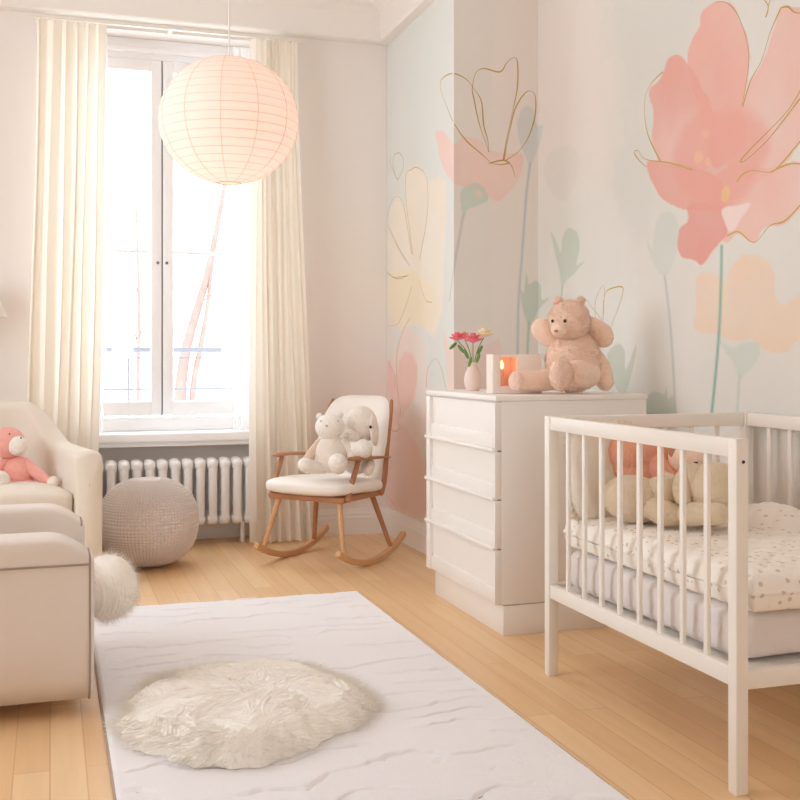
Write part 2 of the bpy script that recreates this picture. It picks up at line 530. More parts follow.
class Wallpaper:
    """plane: ('x', value) -> paper coords (y, z);  ('y', value) -> (x, z)"""
    def __init__(s, axis, val, a0, a1, z0, z1, step_a, step_z):
        s.axis, s.val = axis, val
        s.a = np.linspace(a0, a1, int((a1 - a0) / step_a) + 1); s.z = np.linspace(z0, z1, int((z1 - z0) / step_z) + 1)
        A, Z = np.meshgrid(s.a, s.z, indexing='ij')
        s.P = np.stack([A, Z], -1)
        s.C = np.empty(A.shape + (3,)); s.C[:] = lin((231, 224, 218))
        s.gold = []

    def unproj(s, pts):
        out = []
        for px, py in pts:
            k = (px - 400) / F_PX
            if s.axis == 'x': d = s.val / (SY + k * CY); a = d * (CY - k * SY)
            else: d = s.val / (CY - k * SY); a = d * (SY + k * CY)
            out.append((a, CAM_H - (py - HZ) * d / F_PX))
        return np.array(out)

    def paint(s, pts, rgb, feather=0.006, rag=0.012, alpha=1.0, mottle=0.25, seed=1, smooth=5, rgb2=None):
        poly = s.unproj(pts)
        if smooth: poly = catmull(np.c_[poly, np.zeros(len(poly))], smooth, True)[:, :2]
        pad = feather * 3 + rag * 2
        i0, i1 = np.searchsorted(s.a, poly[:, 0].min() - pad), np.searchsorted(s.a, poly[:, 0].max() + pad)
        j0, j1 = np.searchsorted(s.z, poly[:, 1].min() - pad), np.searchsorted(s.z, poly[:, 1].max() + pad)
        if i1 <= i0 or j1 <= j0: return
        P = s.P[i0:i1, j0:j1]
        D = np.full(P.shape[:2], 1e9); ins = np.zeros(P.shape[:2], bool)
        n = len(poly)
        for k in range(n):
            a, b = poly[k], poly[(k + 1) % n]
            e = b - a; w_ = P - a
            t = np.clip((w_ @ e) / (e @ e + 1e-12), 0, 1)
            q = w_ - t[..., None] * e
            D = np.minimum(D, (q ** 2).sum(-1))
            c1 = (a[1] <= P[..., 1]) & (b[1] > P[..., 1]); c2 = (b[1] <= P[..., 1]) & (a[1] > P[..., 1])
            cr = e[0] * w_[..., 1] - e[1] * w_[..., 0]
            ins ^= (c1 & (cr > 0)) | (c2 & (cr < 0))
        D = np.sqrt(D) * np.where(ins, 1, -1)
        D = D + (fbm(P, 22, seed * 7 + 3) - .5) * 2 * rag
        m = np.clip(D / (feather * 2) + .5, 0, 1); m = m * m * (3 - 2 * m)
        wash = 1 - mottle * np.clip(fbm(P, 4.5, seed + 40) * 1.8 - .45, 0, 1)
        edge = 1 + 0.10 * np.exp(-np.clip(D, 0, None) / 0.012)
        al = np.clip(m * wash * edge, 0, 1) * alpha
        c = np.array(lin(rgb))
        k_ = .2 if 10 < seed < 23 else .32
        c = c * (1 - k_) + np.array(lin((236, 229, 223))) * k_
        if rgb2 is not None:
            tt = np.clip(fbm(P, 3.0, seed + 90) * 2 - .5, 0, 1)[..., None]
            c = c * (1 - tt) + (np.array(lin(rgb2)) * (1 - k_) + np.array(lin((236, 229, 223))) * k_) * tt
        s.C[i0:i1, j0:j1] = s.C[i0:i1, j0:j1] * (1 - al[..., None]) + c * al[..., None]

    def stroke(s, pts, rgb, wid, alpha=1.0):
        p = s.unproj(pts); p = catmull(np.c_[p, np.zeros(len(p))], 8)[:, :2]
        pad = wid * 3
        i0, i1 = np.searchsorted(s.a, p[:, 0].min() - pad), np.searchsorted(s.a, p[:, 0].max() + pad)
        j0, j1 = np.searchsorted(s.z, p[:, 1].min() - pad), np.searchsorted(s.z, p[:, 1].max() + pad)
        if i1 <= i0 or j1 <= j0: return
        P = s.P[i0:i1, j0:j1]; D = np.full(P.shape[:2], 1e9)
        for k in range(len(p) - 1):
            a, b = p[k], p[k + 1]; e = b - a; w_ = P - a
            t = np.clip((w_ @ e) / (e @ e + 1e-12), 0, 1); q = w_ - t[..., None] * e
            D = np.minimum(D, (q ** 2).sum(-1))
        m = np.clip(1 - (np.sqrt(D) - wid * .4) / (wid * .6 + .004), 0, 1) * alpha
        s.C[i0:i1, j0:j1] = s.C[i0:i1, j0:j1] * (1 - m[..., None]) + np.array(lin(rgb)) * m[..., None]

    def line(s, pts, wid=0.0045):
        s.gold.append((s.unproj(pts), wid))

    def build(s, name, parent=None):
        g = G()
        A, Z = s.P[..., 0], s.P[..., 1]
        if s.axis == 'x': P = np.stack([np.full_like(A, s.val), A, Z], -1)
        else: P = np.stack([A, np.full_like(A, s.val), Z], -1)
        # weave: fine linen variation of the paper itself
        wv = 1 + 0.012 * (np.random.default_rng(5).random(A.shape) - .5)
        C = s.C * wv[..., None]
        g.grid(P, flip=(s.axis == 'y'))
        if s.axis == 'x': g.f = [f[::-1] for f in g.f]
        if s.axis == 'x': g.f = [f[::-1] for f in g.f]
        g.curm = 1
        for pts, wd in s.gold:
            q = catmull(np.c_[pts, np.zeros(len(pts))], 8)[:, :2]
            lo, hi = s.a[0], s.a[-1]
            # split into runs that lie on this sheet
            ok = (q[:, 0] > lo) & (q[:, 0] < hi) & (q[:, 1] < s.z[-1])
            run = []
            for k in range(len(q) + 1):
                if k < len(q) and ok[k]: run.append(q[k]); continue
                if len(run) > 2:
                    rr = np.array(run); t = np.gradient(rr, axis=0); t /= np.linalg.norm(t, axis=1)[:, None] + 1e-9
                    nrm = np.stack([-t[:, 1], t[:, 0]], -1)
                    ww = wd * (0.75 + 0.35 * np.sin(np.arange(len(rr)) * 0.21 + len(rr)))
                    Lp, Rp = rr + nrm * ww[:, None] / 2, rr - nrm * ww[:, None] / 2
                    def lift(u, e):
                        if s.axis == 'x': return np.stack([np.full(len(u), s.val - e), u[:, 0], u[:, 1]], -1)
                        return np.stack([u[:, 0], np.full(len(u), s.val - e), u[:, 1]], -1)
                    g.grid(np.stack([lift(Lp, .0006), lift(rr, .0016), lift(Rp, .0006)], 1))
                run = []
        o = g.build(name, [M['mural'], M['gold']], parent=parent, sharp=None)
        n0 = A.size
        ca = o.data.color_attributes.new('paint', 'FLOAT_COLOR', 'POINT')
        arr = np.ones((len(o.data.vertices), 4), np.float32); arr[:n0, :3] = C.reshape(-1, 3)
        ca.data.foreach_set('color', arr.ravel())
        return o


def zc(pts, ox, oy, sc):
    return [(ox + x / sc, oy + y / sc) for x, y in pts]


ZT = 3.34
WM = Wallpaper('x', XR - .004, 1.6, YBR - .001, .0, ZT, .009, .0045)      # main wall
WS = Wallpaper('y', YBR - .004, XBR - .004, XR, .0, ZT, .006, .006)       # breast side
WF = Wallpaper('x', XBR - .004, YBR - .004, YB - .001, .0, ZT, .010, .005)    # breast face
z8 = lambda p: zc(p, 630, 0, 2.857)
zb = lambda p: zc(p, 430, 40, 3.077)
zd = lambda p: zc(p, 600, 180, 3.333)
ze = lambda p: zc(p, 420, 270, 3.333)
zf = lambda p: zc(p, 380, 140, 3.0769)
zg = lambda p: zc(p, 380, 300, 3.333)
# washes of the ground
WM.paint([(600, -20), (820, -20), (840, 420), (560, 430), (560, 200), (620, 100)], (214, 220, 214), .12, .1, .75, .5, 1)
WM.paint([(530, 200), (600, 180), (640, 300), (600, 430), (530, 430)], (224, 228, 224), .08, .08, .8, .5, 2)
WM.paint([(600, 30), (650, -10), (700, -10), (660, 150), (640, 240), (610, 180)], (206, 214, 210), .06, .05, .6, .5, 3)
WM.paint([(530, 0), (600, 0), (620, 150), (560, 200), (530, 150)], (238, 226, 219), .10, .08, .5, .4, 4)
WF.paint([(380, 0), (470, -50), (470, 420), (440, 400), (385, 300)], (216, 226, 224), .08, .06, .95, .3, 5)
WS.C[:] = lin((230, 225, 218))
WS.paint([(500, -80), (560, -80), (560, 420), (500, 420)], (238, 226, 218), .03, .02, .6, .2, 6)
# large coral bloom
PK, PK2, PL = (230, 154, 140), (236, 172, 158), (236, 188, 178)
WM.paint(z8([(205, 35), (240, 6), (272, 4), (298, 22), (312, 60), (332, 95), (341, 160), (336, 230), (322, 300), (330, 400), (240, 480), (205, 350), (165, 190), (175, 120), (200, 75)]), PK2, .004, .006, .95, .18, 11, rgb2=PK)
WM.paint(z8([(97, 200), (108, 168), (135, 157), (160, 175), (200, 240), (235, 310), (250, 440), (200, 490), (95, 468), (74, 440), (62, 400), (68, 330), (55, 262), (82, 232)]), PK, .004, .006, .95, .2, 12, rgb2=PL)
WM.paint(z8([(318, 312), (340, 240), (376, 182), (412, 85), (432, 22), (486, 20), (560, 0), (620, 90), (560, 280), (486, 405), (420, 490), (320, 520), (270, 440)]), PK2, .004, .006, .92, .3, 13, rgb2=PL)
WM.paint(z8([(250, 590), (240, 510), (310, 470), (400, 480), (486, 460), (570, 480), (560, 560), (490, 592), (440, 640), (385, 650), (355, 695), (310, 668), (275, 692), (262, 660), (300, 600)]), PL, .004, .006, .9, .3, 14, rgb2=PK2)
WM.paint(z8([(50, 460), (100, 467), (190, 480), (260, 520), (270, 590), (205, 602), (140, 594), (92, 566), (66, 525), (52, 492)]), PK, .004, .006, .95, .15, 15)
WM.paint(z8([(165, 590), (200, 580), (262, 588), (273, 620), (275, 672), (240, 710), (218, 745), (200, 757), (186, 742), (150, 736), (134, 700), (142, 655), (165, 628)]), (226, 144, 132), .004, .006, .97, .12, 16)
WM.paint(z8([(180, 330), (330, 320), (400, 380), (380, 470), (300, 580), (200, 590), (120, 470)]), (230, 148, 134), .04, .02, .75, .2, 17)
WM.paint(z8([(262, 600), (300, 588), (344, 580), (318, 625), (292, 662), (276, 648)]), (240, 218, 212), .004, .004, .95, .1, 18, smooth=3)
WM.paint(z8([(262, 545), (275, 530), (286, 545), (276, 575), (262, 572)]), (236, 192, 120), .005, .006, .85, .2, 19)
WM.paint(z8([(185, 440), (200, 432), (210, 450), (198, 468), (186, 462)]), (240, 190, 138), .006, .006, .7, .2, 20)
WM.paint(z8([(215, 455), (228, 450), (232, 470), (220, 478)]), (240, 190, 138), .006, .006, .6, .2, 21)
WM.paint(z8([(205, 375), (222, 368), (228, 385), (212, 395)]), (242, 186, 150), .01, .006, .5, .2, 22)
for L in ([(95, 205), (60, 240), (42, 290), (50, 380), (88, 462)], [(48, 478), (28, 460), (13, 438), (22, 430), (45, 455), (110, 465), (180, 485)],
          [(432, 22), (402, 90), (376, 172), (345, 230), (322, 305)], [(500, 235), (455, 310), (400, 370), (340, 430), (315, 460), (335, 455), (400, 392), (486, 282), (540, 220)],
          [(540, 350), (486, 405), (430, 470), (400, 492), (350, 487), (320, 500), (305, 520)], [(400, 492), (450, 470), (486, 468), (560, 475)],
          [(540, 520), (486, 587), (440, 632), (400, 645), (355, 692), (310, 662), (278, 674)], [(375, -10), (395, 18), (388, 50)], [(395, 18), (405, -10)],
          [(432, 22), (452, 20), (470, 35), (500, 38)], [(240, 8), (270, 6), (300, 30), (325, 85), (340, 160), (330, 250), (320, 300)]):
    WM.line(z8(L), .0065 if L[0][0] != 240 else .003)
# stems, leaves, peach bloom
WM.stroke(zd([(215, 318), (228, 420), (240, 560), (252, 780)]), (196, 196, 194), .009, .8)
WM.paint(zd([(215, 108), (248, 118), (262, 165), (256, 230), (240, 285), (218, 322), (192, 300), (172, 268), (160, 225), (157, 200), (176, 235), (180, 180), (192, 125)]), (198, 210, 203), .006, .006, .9, .35, 31)
WM.paint(zd([(320, 330), (360, 308), (400, 322), (415, 345), (440, 290), (490, 248), (558, 272), (582, 330), (584, 400), (622, 418), (667, 380), (760, 360), (760, 500), (650, 540), (630, 572), (580, 572), (530, 560), (510, 535), (420, 530), (395, 512), (340, 512), (312, 485), (322, 430)]), (240, 208, 174), .008, .008, .85, .3, 32, rgb2=(236, 196, 160))
WM.paint(zd([(395, 535), (440, 560), (470, 548), (520, 540), (532, 580), (508, 622), (466, 662), (446, 612)]), (190, 210, 199), .008, .006, .8, .3, 33)
WM.stroke(zd([(465, 655), (462, 700), (457, 780)]), (190, 205, 196), .007, .7)
WM.stroke(zd([(405, 222), (403, 350), (397, 500), (386, 640), (372, 780)]), (128, 176, 160), .009, .9)
WM.paint(zd([(60, 546), (82, 572), (86, 632), (120, 548), (112, 620), (84, 708), (60, 702), (32, 645), (25, 580)]), (178, 190, 172), .005, .005, .9, .25, 34, smooth=4)
WM.paint(zd([(145, 740), (180, 706), (214, 714), (221, 682), (226, 730), (246, 720), (240, 790), (150, 800)]), (176, 196, 182), .006, .005, .9, .25, 35, smooth=4)
WM.line(zd([(-15, 470), (-14, 400), (12, 350), (14, 400), (10, 465)]), .003)
WM.line(zd([(10, 465), (14, 395), (28, 366), (74, 357), (70, 400), (34, 498)]), .006)
WM.line(zd([(-95, 480), (-80, 440), (-50, 400), (-30, 420), (10, 470)]), .003)
# breast-corner bloom
for S in (WF, WS):
    S.paint(zb([(18, 285), (35, 280), (50, 288), (75, 320), (110, 298), (160, 315), (180, 340), (232, 350), (285, 352), (283, 400), (255, 455), (215, 496), (180, 482), (150, 465), (100, 452), (75, 440), (45, 400), (28, 350)]), (242, 190, 178), .005, .008, .85, .35, 51, rgb2=(246, 204, 192))
    S.paint(zb([(92, 480), (110, 450), (150, 441), (180, 488), (152, 508), (118, 520), (104, 545)]), (172, 202, 186), .005, .004, .9, .3, 52, smooth=4)
    S.stroke(zb([(102, 540), (90, 610), (75, 690), (60, 800)]), (200, 198, 196), .006, .8)
    for L in ([(180, 345), (178, 310), (165, 260), (158, 190), (135, 150), (110, 120), (70, 103), (37, 120), (33, 150), (50, 200), (75, 258), (112, 310), (160, 352), (185, 376)],
              [(182, 345), (152, 260), (137, 190), (130, 150), (140, 104), (165, 88), (215, 98), (238, 68), (262, 54), (270, 80), (268, 150), (252, 230), (235, 310), (225, 372)],
              [(228, 370), (245, 280), (262, 212), (288, 168), (308, 157), (324, 175), (323, 235), (302, 300), (270, 345), (230, 372)],
              [(180, 380), (225, 370), (250, 386), (262, 422)], [(182, 378), (215, 384), (245, 378)]):
        S.line(zb(L), .0065)
bud = zb([(300, 203), (318, 215), (326, 262), (348, 262), (336, 320), (310, 384), (290, 350), (274, 300), (270, 250), (282, 215)])
for S in (WS, WM): S.paint(bud, (196, 208, 206), .006, .006, .8, .3, 61)
for S in (WS, WM): S.stroke(zb([(308, 380), (296, 480), (284, 650), (272, 820), (268, 1100)]), (190, 200, 204), .006, .9)
WM.line(zb([(228, 370), (245, 280), (262, 212), (288, 168), (308, 157), (324, 175), (323, 235), (302, 300), (270, 345), (230, 372)]), .0065)
WM.paint(zb([(400, 328), (448, 335), (458, 395), (432, 470), (400, 492), (362, 452), (352, 380)]), (216, 216, 208), .015, .01, .7, .4, 62)
WM.paint(zb([(330, 540), (370, 560), (360, 680), (320, 690), (300, 600)]), (222, 222, 216), .02, .01, .7, .4, 63)
leaf = zb([(424, 580), (452, 592), (460, 640), (450, 692), (474, 680), (452, 710), (418, 742), (405, 775), (400, 722), (386, 660), (371, 590), (390, 622), (402, 655), (408, 610)])
WM.paint(leaf, (180, 202, 188), .004, .003, .92, .25, 64, smooth=4)
WM.stroke(zb([(406, 765), (403, 810), (398, 860)]), (180, 202, 188), .006, .9)
for S in (WS, WM): S.paint(ze([(355, 12), (362, 48), (385, 36), (402, 52), (406, 98), (430, 94), (396, 130), (366, 185), (346, 142), (333, 60), (345, 75)]), (176, 200, 184), .004, .003, .92, .2, 65, smooth=4)
for S in (WS, WM): S.stroke(ze([(363, 175), (360, 230), (358, 290), (356, 420)]), (176, 200, 184), .006, .9)
# pink block low on the breast side
WS.paint([(440, 352), (470, 346), (482, 346), (492, 343), (501, 345), (503, 430), (440, 430)], (236, 206, 198), .006, .006, .9, .25, 71, smooth=3)
WF.paint([(443, 330), (449, 345), (456, 352), (470, 420), (452, 420), (446, 360)], (242, 206, 196), .008, .008, .85, .2, 72)
WS.paint([(476, 192), (480, 190), (482, 196), (476, 198)], (240, 206, 178), .01, .006, .6, .2, 73)
# breast face: cream bloom above, pink wash below
cream = zf([(80, 100), (110, 85), (145, 110), (150, 130), (190, 120), (205, 170), (195, 400), (190, 520), (165, 590), (120, 570), (60, 575), (25, 480), (22, 380), (25, 230), (55, 175), (78, 200)])
WF.paint(cream, (246, 236, 220), .035, .03, .8, .3, 81, rgb2=(246, 226, 196))
WF.paint(zf([(25, 430), (90, 400), (150, 440), (180, 520), (160, 580), (100, 560), (30, 570)]), (244, 224, 184), .03, .02, .7, .3, 82)
WF.paint(zg([(20, 210), (35, 215), (60, 160), (80, 90), (115, 110), (150, 150), (160, 330), (140, 500), (160, 700), (100, 740), (20, 670)]), (244, 214, 206), .015, .015, .85, .3, 83)
WF.paint(zg([(26, 205), (50, 250), (75, 180), (105, 180), (125, 240), (110, 330), (75, 385), (26, 420)]), (240, 178, 166), .015, .02, .85, .3, 84)
WF.paint(zg([(20, 400), (80, 420), (150, 560), (150, 720), (60, 690), (20, 660)]), (240, 196, 184), .015, .03, .85, .45, 85)
WF.paint(zg([(120, 130), (150, 100), (165, 190), (150, 330), (110, 420), (125, 260)]), (230, 228, 226), .02, .02, .6, .4, 86)
for L in ([(102, 355), (82, 200), (80, 110), (98, 90), (115, 85), (142, 110), (148, 190), (140, 270), (122, 370)],
          [(98, 350), (80, 240), (70, 190), (50, 174), (30, 205), (26, 260), (55, 330), (90, 385)], [(30, 270), (60, 335), (92, 388)],
          [(22, 405), (45, 425), (70, 425), (90, 412)], [(22, 410), (45, 422), (85, 418)], [(98, 450), (80, 510), (55, 565), (22, 572)],
          [(120, 430), (140, 490), (160, 500)], [(45, 45), (60, 40), (72, 60), (70, 90), (55, 120), (45, 100), (40, 70), (45, 45)], [(32, 50), (35, 80), (55, 125)]):
    WF.line(zf(L), .004)
for L in ([(100, 60), (75, 110), (55, 190), (58, 290), (68, 380), (40, 370)], [(26, 205), (48, 245), (50, 300)], [(28, 425), (50, 438), (68, 425), (60, 412)], [(30, 530), (40, 545), (32, 565)],
          [(155, 290), (160, 230), (185, 195), (205, 230), (222, 300)], [(28, 655), (60, 700)]):
    WF.line(zg(L), .0045)
# structural body of the breast, then the papers as its surface
g = G(); g.box(XBR, XR, YBR, YB, 0, ZC)
br = struct(g.build('wall_chimney_breast', M['wall'], smooth=False))
WF.build('wallpaper', br)
WS.build('wallpaper', br)
wr = bpy.data.objects['wall_right']
WM.build('wallpaper', wr)


# baseboards, frieze, cornice
def molding(name, pts, prof, m=M['trim']):
    """sweep profile (offset into room, z) along plan polyline; room on the left of travel"""
    g = G(); pts = [np.array(p, float) for p in pts]; prof = np.array(prof)
    P = np.empty((len(pts), len(prof), 3))
    for i, p in enumerate(pts):
        ds = []
        if i > 0: ds.append(p - pts[i - 1])
        if i < len(pts) - 1: ds.append(pts[i + 1] - p)
        ns = [np.array([-d[1], d[0]]) / np.linalg.norm(d) for d in ds]
        n = sum(ns); n = n / (n @ ns[0])
        P[i, :, 0] = p[0] + n[0] * prof[:, 0]; P[i, :, 1] = p[1] + n[1] * prof[:, 0]; P[i, :, 2] = prof[:, 1]
    g.grid(P)
    return struct(g.build(name, m, sharp=25))


bp = [(0, 0), (.018, 0), (.018, .105), (.014, .112), (.014, .13), (.008, .142), (.006, .158), (0, .16)]
molding('baseboard_right', [(XR - .004, YF), (XR - .004, YBR - .004), (XBR - .004, YBR - .004), (XBR - .004, YB - .001), (WX1, YB - .001)], bp)
molding('baseboard_left', [(WX0, YB - .001), (XL, YB - .001), (XL, YF)], bp)
g = G(); g.box(WX0, WX1, YB + .11, YB + .14, 0, .10, .004); struct(g.build('baseboard_back', M['trim']))
fr = [(0, 3.035), (.055, 3.04), (.065, 3.05), (.065, 3.20), (.075, 3.21), (.085, 3.225), (.10, 3.235), (.12, 3.25), (.13, 3.285), (.16, 3.31), (.19, 3.32), (.20, 3.34)]
molding('trim_1', [(XR - .004, YF), (XR - .004, YBR - .004), (XBR - .004, YBR - .004), (XBR - .004, YB - .001), (XL, YB - .001), (XL, YF)], fr, M['ceil'])

# ------------------------------------------------------------------ window_1
YW = 6.58
wi = empty('window_1', (0, 0, 0), 'x', 'x', local=True)
for k in ('label', 'category'): del wi[k]
struct(wi)
fx0, fx1, mz = 0.09, 1.185, 0.637
g = G()
g.box(WX0, fx0 + .02, YW - .03, YW + .05, .66, 2.985, .004); g.box(fx1 - .02, WX1, YW - .03, YW + .05, .66, 2.985, .004)
g.box(WX0, WX1, YW - .03, YW + .05, 2.865, 2.985, .004); g.box(WX0, WX1, YW - .05, YW + .05, .655, .735, .006)
g.box(WX0, WX1, YW - .055, YW - .02, 2.90, 2.93, .005)
g.build('window_frame', M['winw'], wi)
g = G(); g.box(WX0 - .06, WX1 + .06, YB - .07, YW - .02, .60, .655, .012, 3); g.box(WX0 - .03, WX1 + .03, YB - .035, YB + .1, .575, .60, .004)
g.build('window_sill', M['winw'], wi)
for side in (0, 1):
    a, b = (fx0 + .015, mz - .004) if side == 0 else (mz + .004, fx1 - .015)
    st = .062
    z0, z1 = .745, 2.86
    g = G()
    g.box(a, a + st, YW - .045, YW + .005, z0, z1, .006); g.box(b - st, b, YW - .045, YW + .005, z0, z1, .006)
    g.box(a + st, b - st, YW - .045, YW + .005, z0, z0 + .085, .006); g.box(a + st, b - st, YW - .045, YW + .005, z1 - .07, z1, .006)
    ca = g.build('casement', M['winw'], wi)
    g = G(); g.box(a + st - .005, b - st + .005, YW - .022, YW - .018, z0 + .08, z1 - .065); g.build('pane', M['glass'], ca, smooth=False)
    g = G(); g.box(a + st - .003, b - st + .003, YW - .028, YW - .010, 1.712, 1.730, .002); g.build('glazing_bar', M['winw'], ca)
    hx = b - .022 if side == 0 else a + .022
    g = G(); g.lathe([(0, -.006), (.009, -.006), (.009, .0), (.005, .004), (.005, .02), (.0, .02)], (hx, YW - .047, 1.655), 12, rotm(R(90)))
    g.build('handle', M['gasket'], ca)
g = G(); g.box(mz - .004, mz + .004, YW - .02, YW + .01, .74, 2.865); g.build('seal', M['gasket'], wi, smooth=False)

# ------------------------------------------------------------------ radiator
rt = empty('radiator', (.62, 6.3, .11), 'white ribbed column radiator under the window sill', 'radiator')
nsec = 15
for i in range(nsec):
    x = 1.115 - i * .0715
    g = G()
    for y in (6.285, 6.385):
        g.tube([(x, y, .15), (x, y, .47)], .0255, 14, flat=1.15, up=(0, 1, 0))
    for z in (.15, .468):
        g.sup((x, 6.335, z), (.0352, .082, .038), .8, .7, nu=20, nv=12)
    g.build('section', M['rad'], rt)
g = G(); g.tube([(1.14, 6.335, .165), (1.195, 6.335, .165)], .02, 14); g.sup((1.185, 6.335, .165), (.028, .028, .032)); g.tube([(1.185, 6.335, .15), (1.185, 6.335, .0)], .01, 10, cap='flat')
g.build('valve', M['rad'], rt)
for x in (.19, 1.08):
    g = G(); g.box(x - .012, x + .012, 6.315, 6.355, .0, .13, .004); g.build('foot', M['rad'], rt)


# ------------------------------------------------------------------ curtains
def curtain(name, label, top, bot, z0, z1, y, folds, amp, m, seed, cat='curtain', flare_l=None, group=None, lean=0):
    r = np.random.default_rng(seed)
    nu, nv = folds * 14, 60
    ph = np.cumsum(0.6 + 0.8 * r.random(folds + 2)); ph = (ph - ph[0]) / (ph[-2] - ph[0])
    am = 0.7 + .6 * r.random(folds + 2)
    P = np.empty((nu + 1, nv + 1, 3))
    for j in range(nv + 1):
        t = j / nv
        zz = z1 + (z0 - z1) * t
        l = top[0] + (bot[0] - top[0]) * t ** 1.3; rr = top[1] + (bot[1] - top[1]) * t ** 1.3
        if flare_l: l += flare_l(t)
        for i in range(nu + 1):
            u = i / nu
            # locate fold
            k = min(int(np.searchsorted(ph, u, 'right')) - 1, folds - 1); k = max(k, 0)
            loc = (u - ph[k]) / (ph[k + 1] - ph[k])
            a = amp * am[k] * (0.75 + .45 * t)
            yy = -a * math.sin(math.pi * loc) ** 0.9 * (1 + .2 * math.sin(3 * t + k)) + a * .35
            xx = l + (rr - l) * u + a * .28 * math.sin(2 * math.pi * loc + .4) + .004 * math.sin(7 * t + 2 * k)
            P[i, j] = (xx, y + yy + lean * t, zz)
    g = G(); g.grid(P)
    c = empty(name, ((top[0] + top[1]) / 2, y, z0), label, cat, group=group)
    g.build('cloth', m, c, sharp=None)
    return c, ph, am


rail = empty('curtain_rail', (.66, 6.3, 2.99), 'slim white curtain rail across the top of the window', 'curtain rail')
g = G(); g.box(-.09, 1.42, 6.235, 6.262, 2.962, 2.985, .004); g.build('track', M['brass'], rail)
for x in (-.07, .66, 1.40):
    g = G(); g.box(x - .012, x + .012, 6.255, YB + .0, 2.968, 2.982, .003); g.build('bracket', M['brass'], rail)
cl, ph, am = curtain('curtain', 'cream floor-length curtain gathered left of the window', (-.075, .30), (-.15, .235), .012, 2.95, 6.225, 6, .06, M['curt'], 3, group='cream curtains')
cr_, ph, am = curtain('curtain', 'cream floor-length curtain behind the rocking chair, right of the window', (1.11, 1.39), (1.10, 1.50), .012, 2.95, 6.225, 6, .055, M['curt'], 5, group='cream curtains')
for c, x0, x1 in ((cl, -.07, .30), (cr_, 1.12, 1.39)):
    for k in range(8):
        x = x0 + (x1 - x0) * (k + .5) / 8
        g = G(); g.tube([(x, 6.248, 2.965), (x, 6.24, 2.95), (x, 6.235, 2.935)], .0035, 6); g.build('hook', M['brass'], c)
curtain('sheer_curtain', 'thin white sheer at the left edge of the window', (.24, .31), (.19, .285), .64 + .02, 2.93, 6.36, 4, .02, M['sheer'], 8, 'curtain', group='white sheers')
curtain('sheer_curtain', 'thin white sheer at the right edge of the window', (1.03, 1.17), (1.03, 1.17), .64 + .02, 2.93, 6.36, 4, .02, M['sheer'], 9, 'curtain', group='white sheers')

# ------------------------------------------------------------------ outside
rl = empty('balcony_railing', (.6, 7.4, 0), 'dark iron balcony railing seen through the window panes', 'railing')
g = G(); g.box(-.3, 1.12, 7.38, 7.42, 1.125, 1.158, .004); g.build('top_rail', M['dark_rail'], rl)
g = G(); g.box(-.3, 1.5, 7.395, 7.405, .870, .884); g.box(-.3, 1.5, 7.395, 7.405, 1.082, 1.092); g.build('lower_rail', M['dark_rail'], rl)
for x in (-.3, .50, 1.5):
    g = G(); g.box(x - .008, x + .008, 7.39, 7.41, -.5, 1.13); g.build('post', M['dark_rail'], rl)


def tree(label, trunks, off):
    g = G()
    for pts, r0, r1 in trunks:
        g.tube(pts, list(np.linspace(r0, r1, len(pts))), 9, smooth=5)
    o = g.build('street_tree', M['bark'], off=off)
    return tag(o, label, 'tree', 'bare trees across the street')


def tp(px, py, d=15): return tuple(at(px, py, d))
tr = [([tp(176, 520), tp(180, 400), tp(186, 350), tp(200, 300), tp(210, 262), tp(224, 190), tp(236, 120)], .10, .02),
      ([tp(190, 520), tp(192, 400), tp(201, 345), tp(207, 310), tp(213, 260), tp(221, 215)], .055, .015),
      ([tp(205, 300), tp(214, 290), tp(226, 240), tp(240, 215)], .012, .006)]
tree('bare reddish tree trunk forking behind the right window pane', tr, tp(176, 520))
tr = [([tp(140, 520), tp(138, 400), tp(139, 300), tp(137, 240), tp(136, 190)], .035, .012), ([tp(139, 350), tp(130, 310), tp(124, 260)], .014, .006),
      ([tp(139, 340), tp(148, 300), tp(150, 230)], .012, .006), ([tp(139, 300), tp(132, 270), tp(120, 240)], .010, .005)]
tree('thin bare street tree behind the left window pane', tr, tp(140, 520))

# ------------------------------------------------------------------ rug
RX0, RX1, RY0, RY1 = .155, 1.352, 1.95, 4.78
nx, ny = 240, 700
X, Y = np.meshgrid(np.linspace(RX0, RX1, nx), np.linspace(RY0, RY1, ny), indexing='ij')
PP = np.stack([X, Y], -1)
wob = (fbm(PP, 3.0, 91) - .5) * .22 + (fbm(PP, 6, 95) - .5) * .09
ph_ = (Y + wob) / .115
row = np.floor(ph_); fr_ = ph_ - row
gap = vnoise(np.stack([X * 1.0, row * 3.7], -1), 5.0, 33)
groove = np.exp(-((fr_ - .5) / .05) ** 2) * np.clip((gap - .30) * 4, 0, 1)
ridge = np.exp(-((fr_ - .68) / .14) ** 2) * np.clip((gap - .36) * 5, 0, 1)
Z = .018 + .0015 * (rng.random(X.shape) - .5) - .011 * groove * np.clip((np.minimum(X - RX0, RX1 - X) - .02) / .03, 0, 1) + .0015 * ridge * np.clip((np.minimum(X - RX0, RX1 - X) - .02) / .03, 0, 1) + .003 * (fbm(PP, 14, 99) - .5)
ed = np.minimum(np.minimum(X - RX0, RX1 - X), np.minimum(Y - RY0, RY1 - Y))
Z = Z * np.clip(ed / .012 + .35, 0, 1)
g = G(); g.grid(np.stack([X, Y, Z], -1))
M['rug'] = mat('white wool rug', (252, 250, 253), 0.97, (500, .7, .004), sheen=.25)
M['binding'] = mat('taupe rug binding', (176, 156, 142), .9)
rug = empty('area_rug', (.75, 3.4, 0), 'large white textured rug with wavy carved ridges on the oak floor', 'rug')
g.build('pile', M['rug'], rug, sharp=None)
g = G(); g.box(RX0 - .006, RX1 + .006, RY0 - .006, RY1 + .006, .001, .008, .003); g.build('binding', M['binding'], rug)


